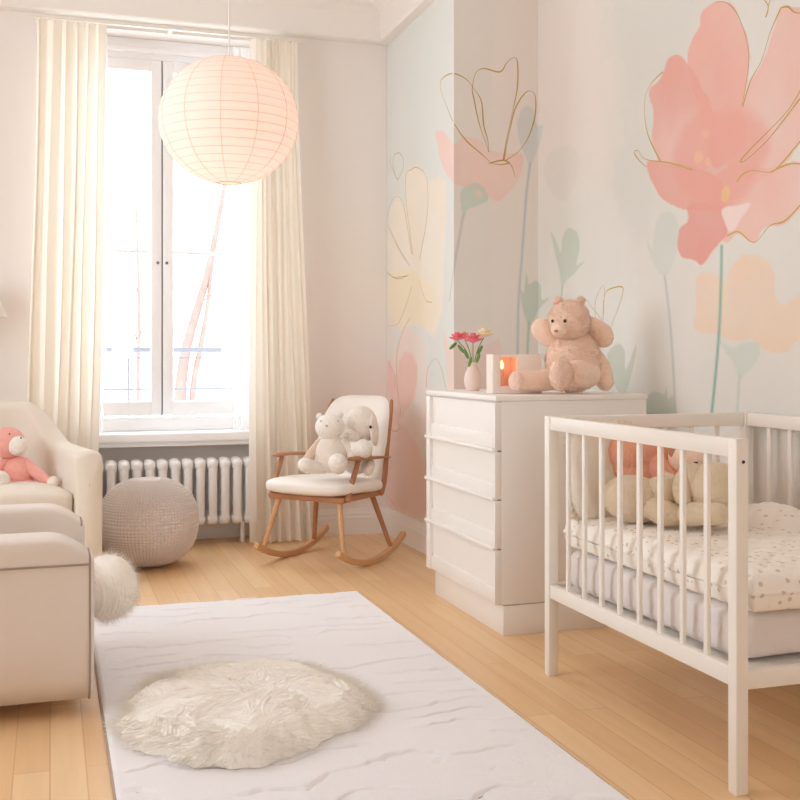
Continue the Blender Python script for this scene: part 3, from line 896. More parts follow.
# ------------------------------------------------------------------ sheepskin on rug
def tufted(P, seeds, rad, amp, seed):
    """height of overlapping combed tufts at P (...,2) and the comb direction there"""
    best = np.full(P.shape[:-1], -9.0); H = np.zeros_like(best); D = np.zeros(P.shape)
    rr_ = np.random.default_rng(seed)
    for k, c in enumerate(seeds):
        a0 = rr_.random() * 6.28; off = rr_.random(2) * 9
        q = P - c
        ca0, sa0 = math.cos(a0), math.sin(a0)
        dx, dy = q[..., 0] * ca0 + q[..., 1] * sa0, -q[..., 0] * sa0 + q[..., 1] * ca0
        dy = dy + .25 * dx * dx / rad                      # gentle curl
        r_ = np.hypot(dx * .75, dy) / rad
        ang = np.arctan2(dy, dx + rad * 1.3)
        st_ = fbm(np.stack([ang * 26 + off[0], dx * 9 + off[1]], -1), 1.3, 50 + k) + .5 * fbm(np.stack([ang * 70 + off[0], dx * 14 + off[1]], -1), 1.3, 150 + k)
        dome = (1 - r_ ** 2) + .32 * (st_ - .75) + .22 * rr_.random()
        m = dome > best
        best = np.where(m, dome, best); H = np.where(m, st_, H)
        dirs = np.stack([ca0 * np.cos(ang) - sa0 * np.sin(ang), sa0 * np.cos(ang) + ca0 * np.sin(ang)], -1)
        D = np.where(m[..., None], dirs, D)
    return amp * np.clip(best, -1.2, 1.5) + amp * .32 * (H - .75), D


nh = 380
sc_ = at(246, 716, 3.27)
UU, VV = np.meshgrid(np.linspace(-1, 1, nh), np.linspace(-1, 1, nh), indexing='ij')
mxx = np.maximum(np.abs(UU), np.abs(VV)); rrr = np.hypot(UU, VV)
k_ = np.where(rrr > 1e-9, mxx / np.maximum(rrr, 1e-9), 1)
u_, v_ = UU * k_, VV * k_                                  # unit disc
an_ = np.arctan2(v_, u_)
lob = 1 + .05 * np.sin(3 * an_ + .4) + .035 * np.sin(5 * an_ + 2) + .02 * np.sin(13 * an_) + .014 * np.sin(29 * an_ + 1)
xr, yr = .375 * u_ * lob, .43 * v_ * lob
xw = sc_.x - .005 + xr * math.cos(YAW) + yr * math.sin(YAW); yw = sc_.y - xr * math.sin(YAW) + yr * math.cos(YAW)
seeds_ = []
r2 = np.random.default_rng(21)
for k in range(26):
    a = r2.random() * 6.28; q = math.sqrt(r2.random()) * .36
    seeds_.append(np.array([sc_.x + q * math.cos(a), sc_.y + q * math.sin(a)]))
PW = np.stack([xw, yw], -1)
Ht, Dt = tufted(PW, seeds_, .155, .026, 3)
env = np.clip(1 - mxx ** 5, 0, 1) ** .6
Zh = .024 + env * .040 + Ht * np.clip((1 - mxx) * 5, 0, 1)
Zh = np.maximum(Zh, .020); Zh[mxx > .999] = .020
g = G(); g.grid(np.stack([xw, yw, Zh], -1))


def leanf(root):
    _, D_ = tufted(root[:, :2], seeds_, .155, .02, 3)
    q = root[:, :2] - np.array([sc_.x, sc_.y]); q = q / (.38)
    o_ = D_ * 1.3 + q * np.clip((q ** 2).sum(-1) - .5, 0, 1)[:, None] * 4
    return np.c_[o_ * 1.5, np.zeros(len(o_))]


g.curm = 1
g.fur(4200, .05, .0009, up=(0, 0, -.2), lean=leanf, curl=.35, rings=5, seed=4, jit=.25,
      mask=lambda c, n: .25 + np.clip((np.hypot((c[:, 0] - sc_.x) / .37, (c[:, 1] - sc_.y) / .42) - .75) * 8, 0, 2.5))
tag(g.build('sheepskin_rug', [M['hide'], M['shag']], off=(sc_.x, sc_.y, .02), sharp=None), 'fluffy ivory sheepskin lying on the white rug', 'sheepskin')

# ------------------------------------------------------------------ pouf
pc = at(148.5, 522, 5.64); pc.z = .232
nu_, nv_ = 84 * 7, 260
U, V_ = np.meshgrid(np.linspace(0, 2 * math.pi, nu_, endpoint=False), np.linspace(-math.pi / 2, math.pi / 2, nv_), indexing='ij')
k = np.abs(np.cos(V_))
sp = lambda a, e: np.sign(a) * np.abs(a) ** e
colph = U * 84 / (2 * math.pi); cf = colph - np.floor(colph)
st = V_ * 36
hgt = (.0055 * np.abs(np.sin(math.pi * cf)) ** .6 + .004 * np.sin(st * 2 * math.pi / 2.2 + 3.2 * np.abs(cf - .5) * 2)) * np.clip(k * 3, 0, 1)
rr = .252 + hgt
Pf = np.stack([rr * sp(np.cos(V_), .88) * np.cos(U), rr * sp(np.cos(V_), .88) * np.sin(U), (.228 + hgt * .7) * sp(np.sin(V_), .86)], -1)
Pf[..., 2] -= .012 * np.exp(-(np.hypot(Pf[..., 0], Pf[..., 1]) / .04) ** 2) * (Pf[..., 2] > 0)
Pf += np.array(pc)
Pf[..., 2] = np.maximum(Pf[..., 2], .002)
g = G(); g.grid(Pf, wrapu=True)
tag(g.build('knitted_pouf', M['knit'], off=(pc.x, pc.y, 0), sharp=None), 'round greige knitted pouf on the floor in front of the radiator', 'pouf')


# ------------------------------------------------------------------ armchairs
def armchair(loc, rz, label, Wd, Dp, h_back, h_arm, seat_z, z0, th, mats, seams, slope=0.35, leg_h=.05):
    root = empty('armchair', loc, label, 'armchair', rz, 'cream armchairs', local=True)
    mu = mats
    a = Wd / 2 - th / 2
    # path from front right round the back to front left
    pts = [(a, -Dp / 2 + .02)]
    for t in np.linspace(0, 1, 7)[1:]: pts.append((a, -Dp / 2 + .02 + t * (Dp - .30)))
    rc = .26
    for t in np.linspace(0, math.pi / 2, 8)[1:]: pts.append((a - rc + rc * math.cos(t), Dp / 2 - .02 - rc + rc * math.sin(t)))
    half = pts[:]
    for x in (0.05,): half.append((x, Dp / 2 - .02))
    full = half + [(-x, y) for x, y in half[::-1]]
    full = catmull(np.c_[full, np.zeros(len(full))], 5)[:, :2]
    n = len(full)
    T = np.gradient(full, axis=0); T /= np.linalg.norm(T, axis=1)[:, None]
    N = np.stack([T[:, 1], -T[:, 0]], -1)          # outward
    g = G(); rings = []
    AL = np.concatenate([[0], np.cumsum(np.linalg.norm(np.diff(full, axis=0), axis=1))])
    ex = .45 if seams else .8
    th_r = .5 if seams else .8
    ns = 22
    sec = []
    for i in range(n):
        x, y = full[i]
        d = (y + Dp / 2) / Dp
        al = AL[i] / AL[-1]; al = 2 * min(al, 1 - al)
        s = min(1, max(0, (al - .53) / (.80 - .53))); s = s * s * (3 - 2 * s)
        h = h_arm + (h_back - h_arm) * s
        if seams: h -= .06 * max(0, 1 - al / .13) ** 2
        ring = []
        rt_ = th / 2
        endk = 1.0
        for j in range(ns):
            an = math.pi * j / (ns - 9)
            if j <= ns - 9:   # round top from outer to inner
                ca__ = math.cos(an); o_ = rt_ * 1.08 * (1 if ca__ > 0 else -1) * abs(ca__) ** ex; zz = h - rt_ * th_r + rt_ * th_r * (abs(math.sin(an)) ** ex if 0 < j < ns - 9 else 0)
            else:
                q = (j - (ns - 9)) / 9
                if q < .45: o_ = -rt_ * (1.08 - .18 * min(1, q / .12)); zz = h - rt_ * th_r - (h - rt_ * th_r - z0) * (q / .45)
                elif q < .6: o_ = -rt_ * .9 + (q - .45) / .15 * rt_ * 1.8; zz = z0
                else: o_ = rt_ * .9; zz = z0 + (h - rt_ * th_r - z0) * (q - .6) / .4; o_ = rt_ * (.98 + .08 * math.sin(math.pi * (q - .6) / .4))
            ring.append((x + N[i, 0] * o_, y + N[i, 1] * o_, zz))
        sec.append(ring)
    S = np.array(sec)
    # rounded ends
    def endcap(ring, dirv):
        c = ring.mean(0); out = []
        for t in (.35, .7, .92, 1.0):
            k_ = math.sqrt(max(0, 1 - t * t)); k2 = .25 + .75 * k_ if t < 1 else .0
            q = c + (ring - c) * np.array([1, 1, 1]) * (1 - (1 - k_) * .22 if t < 1 else 0.02)
            out.append(q + np.array([dirv[0], dirv[1], 0]) * ((.014 if seams else .035) * t))
        return out
    e0 = endcap(S[0], (0, -1))[::-1]; e1 = endcap(S[-1], (0, -1))
    S = np.concatenate([np.array(e0), S, np.array(e1)], 0)
    g.grid(S, wrapv=True)
    g.build('shell', mu[0], root, sharp=None)
    # seat cushion, front roll, base
    wi_ = Wd - 2 * th + .02
    g = G(); g.sup((0, -.05, seat_z - .075), (wi_ / 2, (Dp - th) / 2, .08), .35, .22, nu=48, nv=20, fn=lambda P: P + np.stack([0 * P[..., 0], 0 * P[..., 0], .02 * (1 - (P[..., 0] / wi_ * 2) ** 2) * (P[..., 2] > 0)], -1))
    g.build('seat_cushion', mu[0], root, sharp=None)
    g = G(); g.box(-wi_ / 2 - .01, wi_ / 2 + .01, -Dp / 2 + .03, Dp / 2 - th, z0 + .005, seat_z - .13, .025, 3); g.build('base', mu[0], root)
    for sx in (-1, 1):
        for sy in (-1, 1):
            g = G(); g.lathe([(.0, 0), (.018, 0), (.024, leg_h + .03), (0, leg_h + .03)], (sx * (a - .20), sy * (Dp / 2 - .16), 0), 12); g.build('leg', M['wood'], root)
    if seams:
        nS = len(S)
        for e, rng_ in ((4, range(4, 60)), (nS - 5, range(nS - 5, nS - 61, -1))):
            ring = S[e]; c_ = ring.mean(0)
            g = G(); g.tube([tuple(c_ + (p - c_) * np.array([1.02, 1, 1.003])) for p in np.vstack([ring[17:], ring[:12]])], .0034, 8, smooth=2)
            g.build('piping', M['piping'], root)
            g = G(); pth = []
            for k2 in rng_:
                p = S[k2][0].copy(); q_ = S[k2].mean(0); dd_ = (p - q_); dd_[2] = 0; dd_ /= np.linalg.norm(dd_)
                p = p + dd_ * .002; p[2] = h_arm - .085 if k2 < nS else 0
                o1 = S[k2][-1]; pth.append(tuple(p))
                if len(pth) > 24: break
            g.tube(pth, .0034, 8); g.build('seam', M['piping'], root)
    return root


# far chair: front right corner of the arm near (.24, 5.28)
fA = 11.5
wA, dA = .84, .80
ca_, sa_ = math.cos(R(fA)), math.sin(R(fA))
# local front-right corner (w/2,-d/2) must land on (.225, 5.25)
cxA = .235 - (ca_ * wA / 2 + sa_ * dA / 2); cyA = 5.27 - (sa_ * wA / 2 - ca_ * dA / 2)
armchair((cxA, cyA, 0), R(fA), 'cream boucle armchair by the left curtain with a pink plush on its seat', wA, dA, .865, .655, .465, .055, .125, [M['boucle']], False)
# near chair faces +x: local -Y -> +X is a +90 degree turn
fB = 90 + .5
wB, dB = .84, .80
ca_, sa_ = math.cos(R(fB)), math.sin(R(fB))
# local front-left corner? facing +x the side nearest the camera is local +x?  rot +90: local +x -> +y (far), local -x -> -y (near)
lx, ly = -wB / 2, -dB / 2
cxB = .135 - (ca_ * lx - sa_ * ly); cyB = 3.39 - (sa_ * lx + ca_ * ly)
armchair((cxB, cyB, 0), R(fB), 'pale beige armchair at the left front seen from its side, piped seam down the arm', wB, dB, .86, .555, .43, .05, .15, [M['linen']], True)
# fluffy throw over the seat front of the near chair
tc_ = at(108, 587, 3.72)
nn_ = 260
U, V_ = np.meshgrid(np.linspace(0, 2 * math.pi, nn_, endpoint=False), np.linspace(-math.pi / 2, math.pi / 2, 160), indexing='ij')
dr_ = np.stack([np.cos(V_) * np.cos(U), np.cos(V_) * np.sin(U), np.sin(V_)], -1)
lum = 1 + .10 * (fbm(np.stack([U * 1.2 + np.sin(V_), V_ * 1.6], -1), 1.4, 61) - .5) * np.cos(V_)
stf = fbm(np.stack([dr_[..., 0] * 16 + dr_[..., 1] * 9, dr_[..., 2] * 3 + dr_[..., 1] * 6], -1), 1.2, 71) - .5
rad_ = (lum + .09 * stf * np.cos(V_))[..., None]
g = G(); g.grid(dr_ * np.array([.098, .16, .108]) * rad_ + np.array(tc_), wrapu=True)
g.curm = 1
g.fur(1600, .028, .0008, up=(.35, 0, -.5), curl=.4, rings=4, seed=9)
tag(g.build('fluffy_cushion', [M['hide'], M['shag']], off=tuple(tc_), sharp=None), 'fluffy white fur cushion poking out past the near armchair seat', 'cushion')


# ------------------------------------------------------------------ plush toys
def plush(name, label, base, parts, group=None, cat='plush toy'):
    root = empty(name, base, label, cat, group=group)
    for p in parts:
        g = G(); m = M[p['m']]
        if p['k'] == 'e':
            g.sup(tuple(p['c']), p['r'], p.get('e', 1), p.get('e', 1), M=rotm(*[R(a) for a in p.get('rot', (0, 0, 0))]), nu=32, nv=22)
        else:
            g.tube(p['p'], p['r'], 18, smooth=5)
        if p.get('extra'):
            for q in p['extra']: g.sup(tuple(q[0]), q[1], nu=20, nv=14)
        if p.get('fur'):
            n_, L_ = p['fur']; g.fur(int(n_ * .8), L_ * 1.2, .0011, curl=.5, rings=3, clump=0, jit=.5, seed=len(p['n']) + n_ % 97)
        o = g.build(p['n'], m, root, sharp=None)
        if p.get('label'): o['label'] = p['label']
    return root


def E(n, c, r, m, **k): return dict(n=n, k='e', c=c, r=r, m=m, **k)
def T_(n, p, r, m, **k): return dict(n=n, k='t', p=p, r=r, m=m, **k)


# ------------------------------------------------------------------ rocking chair
RC = (1.425, 5.62); RTH = R(-47.3)
rk = empty('rocking_chair', (RC[0], RC[1], 0), 'oak rocking chair with white padded seat in the corner beside the window', 'rocking chair', RTH, local=True)
Rr = .66
def rz_(y): y = y - .03; return .016 + Rr - math.sqrt(Rr * Rr - y * y)
for sx in (-1, 1):
    g = G(); ys = np.linspace(-.305, .375, 26); x = sx * .255
    P = np.empty((26, 4, 3))
    for i, y in enumerate(ys):
        t_ = (y - .03) / Rr; nx_, nz_ = -math.sin(math.asin(t_)), math.cos(math.asin(t_))
        zc_ = rz_(y)
        P[i] = [(x - .016, y - nx_ * .016, zc_ - nz_ * .016), (x + .016, y - nx_ * .016, zc_ - nz_ * .016), (x + .016, y + nx_ * .016, zc_ + nz_ * .016), (x - .016, y + nx_ * .016, zc_ + nz_ * .016)]
    g.grid(P, wrapv=True); b0 = 0
    g.f += [(0, 1, 2, 3), (103, 102, 101, 100)]; g.mi += [0, 0]
    o = g.build('rocker', M['woodlight'], rk)
    bv = o.modifiers.new('bevel', 'BEVEL'); bv.width = .005; bv.segments = 2
    g = G(); g.tube([(sx * .185, -.185, .365), (sx * .25, -.245, rz_(-.245) + .012)], [.016, .012], 12, cap='flat'); g.build('leg', M['woodlight'], rk)
    g = G(); g.tube([(sx * .175, .15, .365), (sx * .25, .235, rz_(.235) + .012)], [.016, .012], 12, cap='flat'); g.build('leg', M['wood'], rk)
    # arm and post
    g = G()
    pa = [(sx * .238, -.135, .568), (sx * .25, -.06, .568), (sx * .252, .07, .560), (sx * .236, .235, .548)]
    g.tube(pa, [.028, .030, .022, .016], 14, smooth=5, flat=.40); g.build('armrest', M['wood'], rk)
    g = G(); g.tube([(sx * .243, -.085, .562), (sx * .238, -.195, .355)], [.0125, .016], 12, cap='flat'); g.build('arm_post', M['wood'], rk)
g = G()
g.box(-.235, .235, -.225, -.185, .345, .375, .008, 3); g.box(-.225, .225, .17, .21, .345, .378, .008, 3)
for sx in (-1, 1): g.box(sx * .21 - .02, sx * .21 + .02, -.20, .19, .345, .378, .008, 3)
g.box(-.2, .2, -.19, .18, .362, .376, .003)
g.build('seat_frame', M['wood'], rk)
g = G(); g.sup((0, -.035, .418), (.262, .262, .045), .6, .45, nu=56, nv=20, fn=lambda P: P - np.stack([0 * P[..., 0], 0 * P[..., 0], .012 * np.exp(-((P[..., 0] / .16) ** 2 + (P[..., 1] / .16) ** 2)) + .02 * np.clip(P[..., 1] / .26, 0, 1)], -1))
g.build('seat', M['seat_white'], rk, sharp=None)
# back: shell leaning back
tilt = R(-19)
def backfn(P):
    x, y, z = P[..., 0], P[..., 1], P[..., 2]
    wsc = 1 - .16 * np.clip(z / .25, -1, 1)
    x2 = x * wsc
    return np.stack([x2, y + .05 * (1 - 0) * -(x2 / .22) ** 2 * .8 + .03 * (z / .25) ** 2, z], -1)
Mb = rotm(tilt)
g = G(); g.sup((0, .275, .635), (.232, .030, .258), .42, .8, M=Mb, nu=56, nv=40, fn=lambda P: backfn(P))
g = G()
U, V_ = np.meshgrid(np.linspace(-1, 1, 41), np.linspace(-1, 1, 41), indexing='ij')
def backsurf(U, V_, off, k=1.0):
    # squircle outline -> grid mapped to rounded rectangle
    rr = (np.abs(U) ** 4 + np.abs(V_) ** 4) ** .25
    mx = np.maximum(np.abs(U), np.abs(V_))
    s_ = np.where(rr > 1e-6, mx / np.maximum(rr, 1e-6), 1)
    u, v = U * s_, V_ * s_
    x = .225 * k * u * (1 - .10 * v); z = .262 * k * v
    y = -.045 * (u ** 2) + .02 * v ** 2
    ed_ = np.clip(1 - mx ** 6, 0, 1) ** .5
    return np.stack([x, y + off * ed_, z], -1)
for off in (-.034, .022):
    P = backsurf(U, V_, off); P = P @ Mb.T + np.array([0, .285, .635]); g.grid(P, flip=off > 0)
g.build('backrest', M['seat_white'], rk, sharp=None)
# wood frame round the back edge
th_ = np.linspace(0, 2 * math.pi, 60, endpoint=False)
sq = lambda a, e: np.sign(a) * np.abs(a) ** e
u, v = sq(np.cos(th_), .5), sq(np.sin(th_), .5)
P = np.stack([.228 * u * (1 - .10 * v), .012 - .045 * u ** 2 + .02 * v ** 2, .265 * v], -1) @ Mb.T + np.array([0, .285, .635])
g = G()
for sx in (-1, 1):
    g.tube([(sx * .232, .165, .362), (sx * .240, .190, .45), (sx * .226, .238, .60), (sx * .207, .312, .78), (sx * .194, .344, .85)], [.017, .0155, .014, .012, .009], 12, smooth=6)
g.build('back_frame', M['wood'], rk, sharp=None)

d1 = 5.62
c_ = at(332, 470, d1)
plush('plush_bear', 'small cream plush bear sitting at the front of the rocking chair seat', at(328, 474, d1), [
    E('body', at(331, 454, d1), (.088, .08, .098), 'creamfur'),
    E('head', at(330, 427, d1), (.078, .074, .07), 'whitefur'),
    E('ear', at(319.5, 416.5, d1 + .01), (.018, .014, .018), 'whitefur'), E('ear', at(340, 415, d1 + .01), (.018, .014, .018), 'whitefur'),
    E('nose', at(326.5, 426, d1 - .077), (.008, .006, .006), 'faint'),
    E('eye', at(321, 421, d1 - .072), (.0045, .0045, .0045), 'faint'), E('eye', at(338, 421, d1 - .072), (.0045, .0045, .0045), 'faint'),
    T_('arm', [at(320, 444, d1), at(310, 456, d1 - .02), at(306, 464, d1 - .04)], [.03, .026, .024], 'armfur', label='tan arm'),
    T_('arm', [at(342, 443, d1), at(350, 452, d1 - .01), at(352, 460, d1 - .03)], [.03, .026, .022], 'creamfur'),
    T_('leg', [at(322, 467, d1), at(312, 467, d1 - .06), at(305, 465, d1 - .10)], [.038, .036, .038], 'whitefur'),
    T_('leg', [at(338, 466, d1 - .02), at(338, 463, d1 - .12)], [.045, .05], 'whitefur'),
], 'cream plush toys on the rocking chair')
d2 = 5.74
plush('plush_elephant', 'larger cream plush with one dark eye leaning against the rocking chair back', at(358, 470, d2), [
    E('body', at(356, 455, d2 - .01), (.085, .075, .105), 'creamfur'),
    E('head', at(361, 425, d2), (.088, .08, .102), 'creamfur', rot=(0, 8, 0)),
    E('ear', at(374, 430, d2 - .04), (.022, .055, .085), 'creamfur', rot=(0, -6, -30)),
    E('muzzle', at(352, 437, d2 - .05), (.05, .05, .045), 'creamfur'),
    E('eye', at(370.5, 427, d2 - .098), (.0075, .006, .009), 'dark'),
    T_('arm', [at(346, 447, d2 - .08), at(356, 450, d2 - .12), at(363, 449, d2 - .14)], [.035, .042, .052], 'whitefur'),
    T_('leg', [at(368, 464, d2 - .02), at(368, 470, d2 - .10)], [.036, .03], 'creamfur'),
], 'cream plush toys on the rocking chair')

# ------------------------------------------------------------------ dresser
DX0, DX1, DY0, DY1, DH = 1.662, 2.33, 3.885, 4.70, .944
dr = empty('dresser', (DX0, DY0, 0), 'white four-drawer chest against the mural wall', 'dresser')
g = G(); g.box(DX0 + .022, DX1, DY0, DY1, .122, DH - .022, .002); g.build('body', M['white_lac'], dr)
g = G(); g.box(DX0 - .004, DX1 + .004, DY0 - .004, DY1 + .004, DH - .022, DH, .003); g.build('top', M['white_lac'], dr)
g = G(); g.box(DX0 + .03, DX1, DY0 + .002, DY1 - .03, 0, .118, .002); g.build('plinth', M['white_lac'], dr)
zs = [.917, .728, .536, .342, .122]
for i in range(4):
    zt, zb_ = zs[i] - .004, zs[i + 1] + .002
    g = G()
    ya, yb = DY0 + .006, DY1 - .006
    xf = DX0
    g.box(xf + .010, xf + .024, ya, yb, zb_, zt, .0)                      # recessed panel
    g.box(xf - .006, xf + .012, yb - .045, yb, zb_, zt, .002)               # far stile
    g.box(xf - .006, xf + .0235, DY0 + .001, ya + .010, zb_, zt, .001)
    g.box(xf + .002, xf + .012, ya, yb - .04, zb_, zb_ + .062, .003)        # bottom rail
    dd = g.build('drawer', M['white_lac'], dr)
    g = G(); g.box(xf - .016, xf + .008, ya - .002, yb + .004, zb_ - .007, zb_ + .008, .004, 2)
    if i < 3: g.build('pull', M['white_lac'], dd)


# ------------------------------------------------------------------ things on the dresser
vz = DH
vp = at(473, 391, 4.80)
va = G(); va.lathe([(0, 0), (.026, 0), (.036, .018), (.040, .045), (.036, .075), (.024, .10), (.017, .115), (.0195, .128), (.016, .128), (.014, .115), (.0, .11)], (vp.x, vp.y, vz + .001), 32)
tag(va.build('vase', M['ceramic'], off=(vp.x, vp.y, vz)), 'small blush ceramic bud vase at the far corner of the dresser', 'vase')


def flower(label, hx, hy, d, m, rad, stem_to, leafy, cat='flower'):
    h = at(hx, hy, d)
    root = empty('cut_flower', (vp.x, vp.y, vz + .115), label, cat, group='flowers in the bud vase')
    g = G(); g.tube([(vp.x, vp.y, vz + .10), tuple((Vector((vp.x, vp.y, vz + .14)) * .6 + h * .4)), tuple(h)], .0022, 7, smooth=5); g.build('stem', M['green'], root)
    g = G()
    for ring, (nn, tl, rr_) in enumerate(((10, 72, .60), (9, 45, .52), (7, 18, .34))):
        for k in range(nn):
            a = 2 * math.pi * k / nn + ring * .4
            Mx = rotm(0, 0, a) @ rotm(0, R(-90 + tl), 0)
            ctr = np.array(h) + rotm(0, 0, a) @ np.array([rad * rr_ * math.sin(R(tl)), 0, rad * .5 * math.cos(R(tl)) + .002])
            g.sup(ctr, (rad * .5, rad * .34, rad * .13), M=rotm(0, 0, a) @ rotm(0, R(-(90 - tl)), 0), nu=10, nv=7)
    g.sup(tuple(h + Vector((0, 0, .004))), (rad * .28, rad * .28, rad * .22), nu=12, nv=8)
    g.build('petals', m, root, sharp=None)
    if leafy:
        for q in leafy:
            c = at(q[0], q[1], d - .01)
            g = G(); g.sup(tuple(c), (.008, .004, .024), M=rotm(R(q[2]), R(q[3]), 0), nu=10, nv=8); g.build('leaf', M['green'], root)


flower('pink bloom leaning left in the bud vase', 457, 340, 4.79, M['petalp'], .036, 0, [(461, 349, 0, -40), (466, 354, 0, -25)])
flower('peach bloom between the two pink ones in the bud vase', 464, 338, 4.84, M['petalo'], .030, 0, [(453, 346, 0, 50)])
flower('bright pink bloom at the centre of the bud vase', 473, 342, 4.77, M['petalp'], .042, 0, [(470, 362, 0, 15), (478, 358, 0, 20)])
flower('pale cream bloom leaning right in the bud vase', 484, 337, 4.83, M['petalc'], .042, 0, [(480, 350, 0, 30)])

# candle block: white block with a pink niche and a lit candle
kc = at(514, 391, 4.50); kz = DH
ch = empty('candle_holder', (kc.x, kc.y, kz), 'white block candle holder with a glowing pink niche on the dresser', 'candle holder', R(-YAW * 57.3 + 12), local=True)
g = G()
hw, hh = .107, .163
g.box(-hw, -hw + .034, -.045, .045, .001, hh, .002); g.box(.0, hw, -.045, .045, .001, hh, .002)
g.box(-hw + .034, .0, -.045, .045, .001, .03, .0); g.box(-hw + .034, .0, -.045, .045, hh - .012, hh, .0)
g.build('block', M['block'], ch)
g = G(); g.box(-hw + .034, .0, .038, .044, .03, hh - .012); g.box(-.003, .0005, -.04, .04, .03, hh - .012); g.box(-hw + .0335, -hw + .037, -.04, .04, .03, hh - .012); g.box(-hw + .034, 0, -.04, .04, .03, .033)
g.build('niche', M['blockpink'], ch)
g = Matrix.Rotation(R(-YAW * 57.3 + 12), 4, 'Z') @ Vector((-.055, -.005, 0)); cp = (kc.x + g.x, kc.y + g.y, kz + .033)
cn = empty('candle', cp, 'small lit peach candle inside the white block holder', 'candle', local=True)
g = G(); g.lathe([(0, 0), (.011, 0), (.011, .065), (.008, .068), (0, .066)], (0, 0, 0.001), 20); g.build('wax', M['wax'], cn)
g = G(); g.sup((0, 0, .087), (.007, .007, .018), nu=14, nv=10, fn=lambda P: P * np.stack([1 - .4 * np.clip(P[..., 2] / .018, -1, 1)] * 2 + [np.ones_like(P[..., 0])], -1)); g.build('flame', M['flame'], cn, sharp=None)
l = bpy.data.lights.new('candle_light', 'POINT'); l.energy = .015; l.color = (1, .74, .52); l.shadow_soft_size = .01
lo = bpy.data.objects.new('candle_light', l); COL.objects.link(lo); lo.location = (cp[0], cp[1], cp[2] + .09)

# pink bear on the dresser
D = 4.50
plush('plush_bear', 'big fluffy blush pink bear sitting on top of the white dresser', at(568, 393, D), [
    E('body', at(573, 361, D), (.118, .10, .132), 'pinkfur', fur=(5000, .010)),
    E('head', at(569, 321.5, D - .03), (.088, .085, .086), 'pinkfur', fur=(4000, .009)),
    E('ear', at(558, 301, D - .02), (.018, .014, .018), 'pinkfur', fur=(300, .007)), E('ear', at(581, 301, D - .01), (.018, .014, .018), 'pinkfur', fur=(300, .007)),
    E('muzzle', at(559, 330, D - .095), (.034, .032, .028), 'pinkfur'),
    E('nose', at(556, 331, D - .128), (.009, .006, .006), 'nose'),
    E('eye', at(565, 321, D - .112), (.0075, .006, .0075), 'dark'), E('eye', at(552.5, 321, D - .085), (.006, .005, .0065), 'dark'),
    T_('arm', [at(557, 342, D), at(548, 336, D), at(542, 329, D)], [.035, .045, .046], 'pinkfur', fur=(2500, .011)),
    T_('arm', [at(591, 326, D + .04), at(600, 333, D + .03), at(603, 337, D + .03)], [.04, .048, .046], 'pinkfur', fur=(2500, .012)),
    T_('sleeve', [at(588, 348, D), at(600, 366, D + .02), at(605, 382, D + .02)], [.035, .042, .038], 'pinkfur', fur=(2500, .012)),
    T_('leg', [at(556, 378, D - .02), at(538, 381, D - .06), at(522, 381, D - .08)], [.05, .042, .042], 'pinkfur', fur=(2500, .009)),
    T_('leg', [at(586, 374, D - .04), at(576, 373, D - .12)], [.06, .055], 'pinkfur', fur=(2000, .009)),
    E('foot_pad', at(516, 381, D - .11), (.032, .022, .040), 'pinkpad', rot=(0, 0, -40)),
    E('foot', at(561, 374, D - .19), (.050, .03, .068), 'pinkfur', fur=(1500, .007)),
    E('foot_pad', at(560, 374, D - .206), (.038, .018, .056), 'pinkpad'),
])

# ------------------------------------------------------------------ cot
CX0, CX1, CY0, CY1 = 1.628, 2.455, 2.29, 3.385
PS = .036
ct = empty('cot', (CX0, CY0, 0), 'white slatted cot in front of the mural wall', 'cot')
for (x, y) in ((CX0, CY0), (CX0, CY1 - PS), (CX1 - PS, CY0), (CX1 - PS, CY1 - PS)):
    g = G(); g.box(x, x + PS, y, y + PS, 0, .893, .003)
    p_ = g.build('post', M['cotwhite'], ct)
    if y == CY0 and x == CX0:
        g = G(); g.lathe([(0, 0), (.0045, 0), (.0045, .0015), (0, .0015)], (x + PS * .55, y - .0005, .835), 12, rotm(R(90))); g.build('screw', M['dark'], p_)
zr = .895
for nm, (a, b, c, d) in (('side', (CX0 + .003, CX0 + .030, CY0 + PS, CY1 - PS)), ('side', (CX1 - .030, CX1 - .003, CY0 + PS, CY1 - PS)), ('end', (CX0 + PS, CX1 - PS, CY1 - .030, CY1 - .003))):
    g = G(); g.box(a, b, c, d, zr - .050, zr - .003, .003); g.build('top_rail', M['cotwhite'], ct)
    g = G(); g.box(a, b, c, d, .268, .315, .003); g.build('bottom_rail', M['cotwhite'], ct)
    n_ = 8 if nm == 'side' else 6
    for k in range(n_):
        g = G()
        if nm == 'side':
            q = CY0 + PS + (CY1 - CY0 - 2 * PS) * (k + 1) / (n_ + 1)
            xm = (a + b) / 2; g.box(xm - .006, xm + .006, q - .009, q + .009, .31, zr - .048, .002)
        else:
            q = CX0 + PS + (CX1 - CX0 - 2 * PS) * (k + 1) / (n_ + 1)
            ym = (c + d) / 2; g.box(q - .009, q + .009, ym - .006, ym + .006, .31, zr - .048, .002)
        g.build('bar', M['cotwhite'], ct)
g = G(); g.box(CX0 + PS, CX1 - PS, CY0 + .004, CY0 + .03, .262, .308, .003); g.build('bottom_rail', M['cotwhite'], ct)
g = G(); g.box(CX0 + .042, CX1 - .042, CY0 + .042, CY1 - .042, .285, .305); g.build('mattress_base', M['cotwhite'], ct)
mx0, mx1, my0, my1 = CX0 + .05, CX1 - .05, CY0 + .01, CY1 - .05
g = G(); g.sup(((mx0 + mx1) / 2, (my0 + my1) / 2 + .022, .375), ((mx1 - mx0) / 2, (my1 - my0) / 2 - .022, .070), .3, .12, nu=120, nv=18,
               fn=lambda P: P + .004 * (np.sin(P[..., 0:1] * 9 + P[..., 2:3] * 12) * np.cos(P[..., 1:2] * 8 - P[..., 2:3] * 9)))
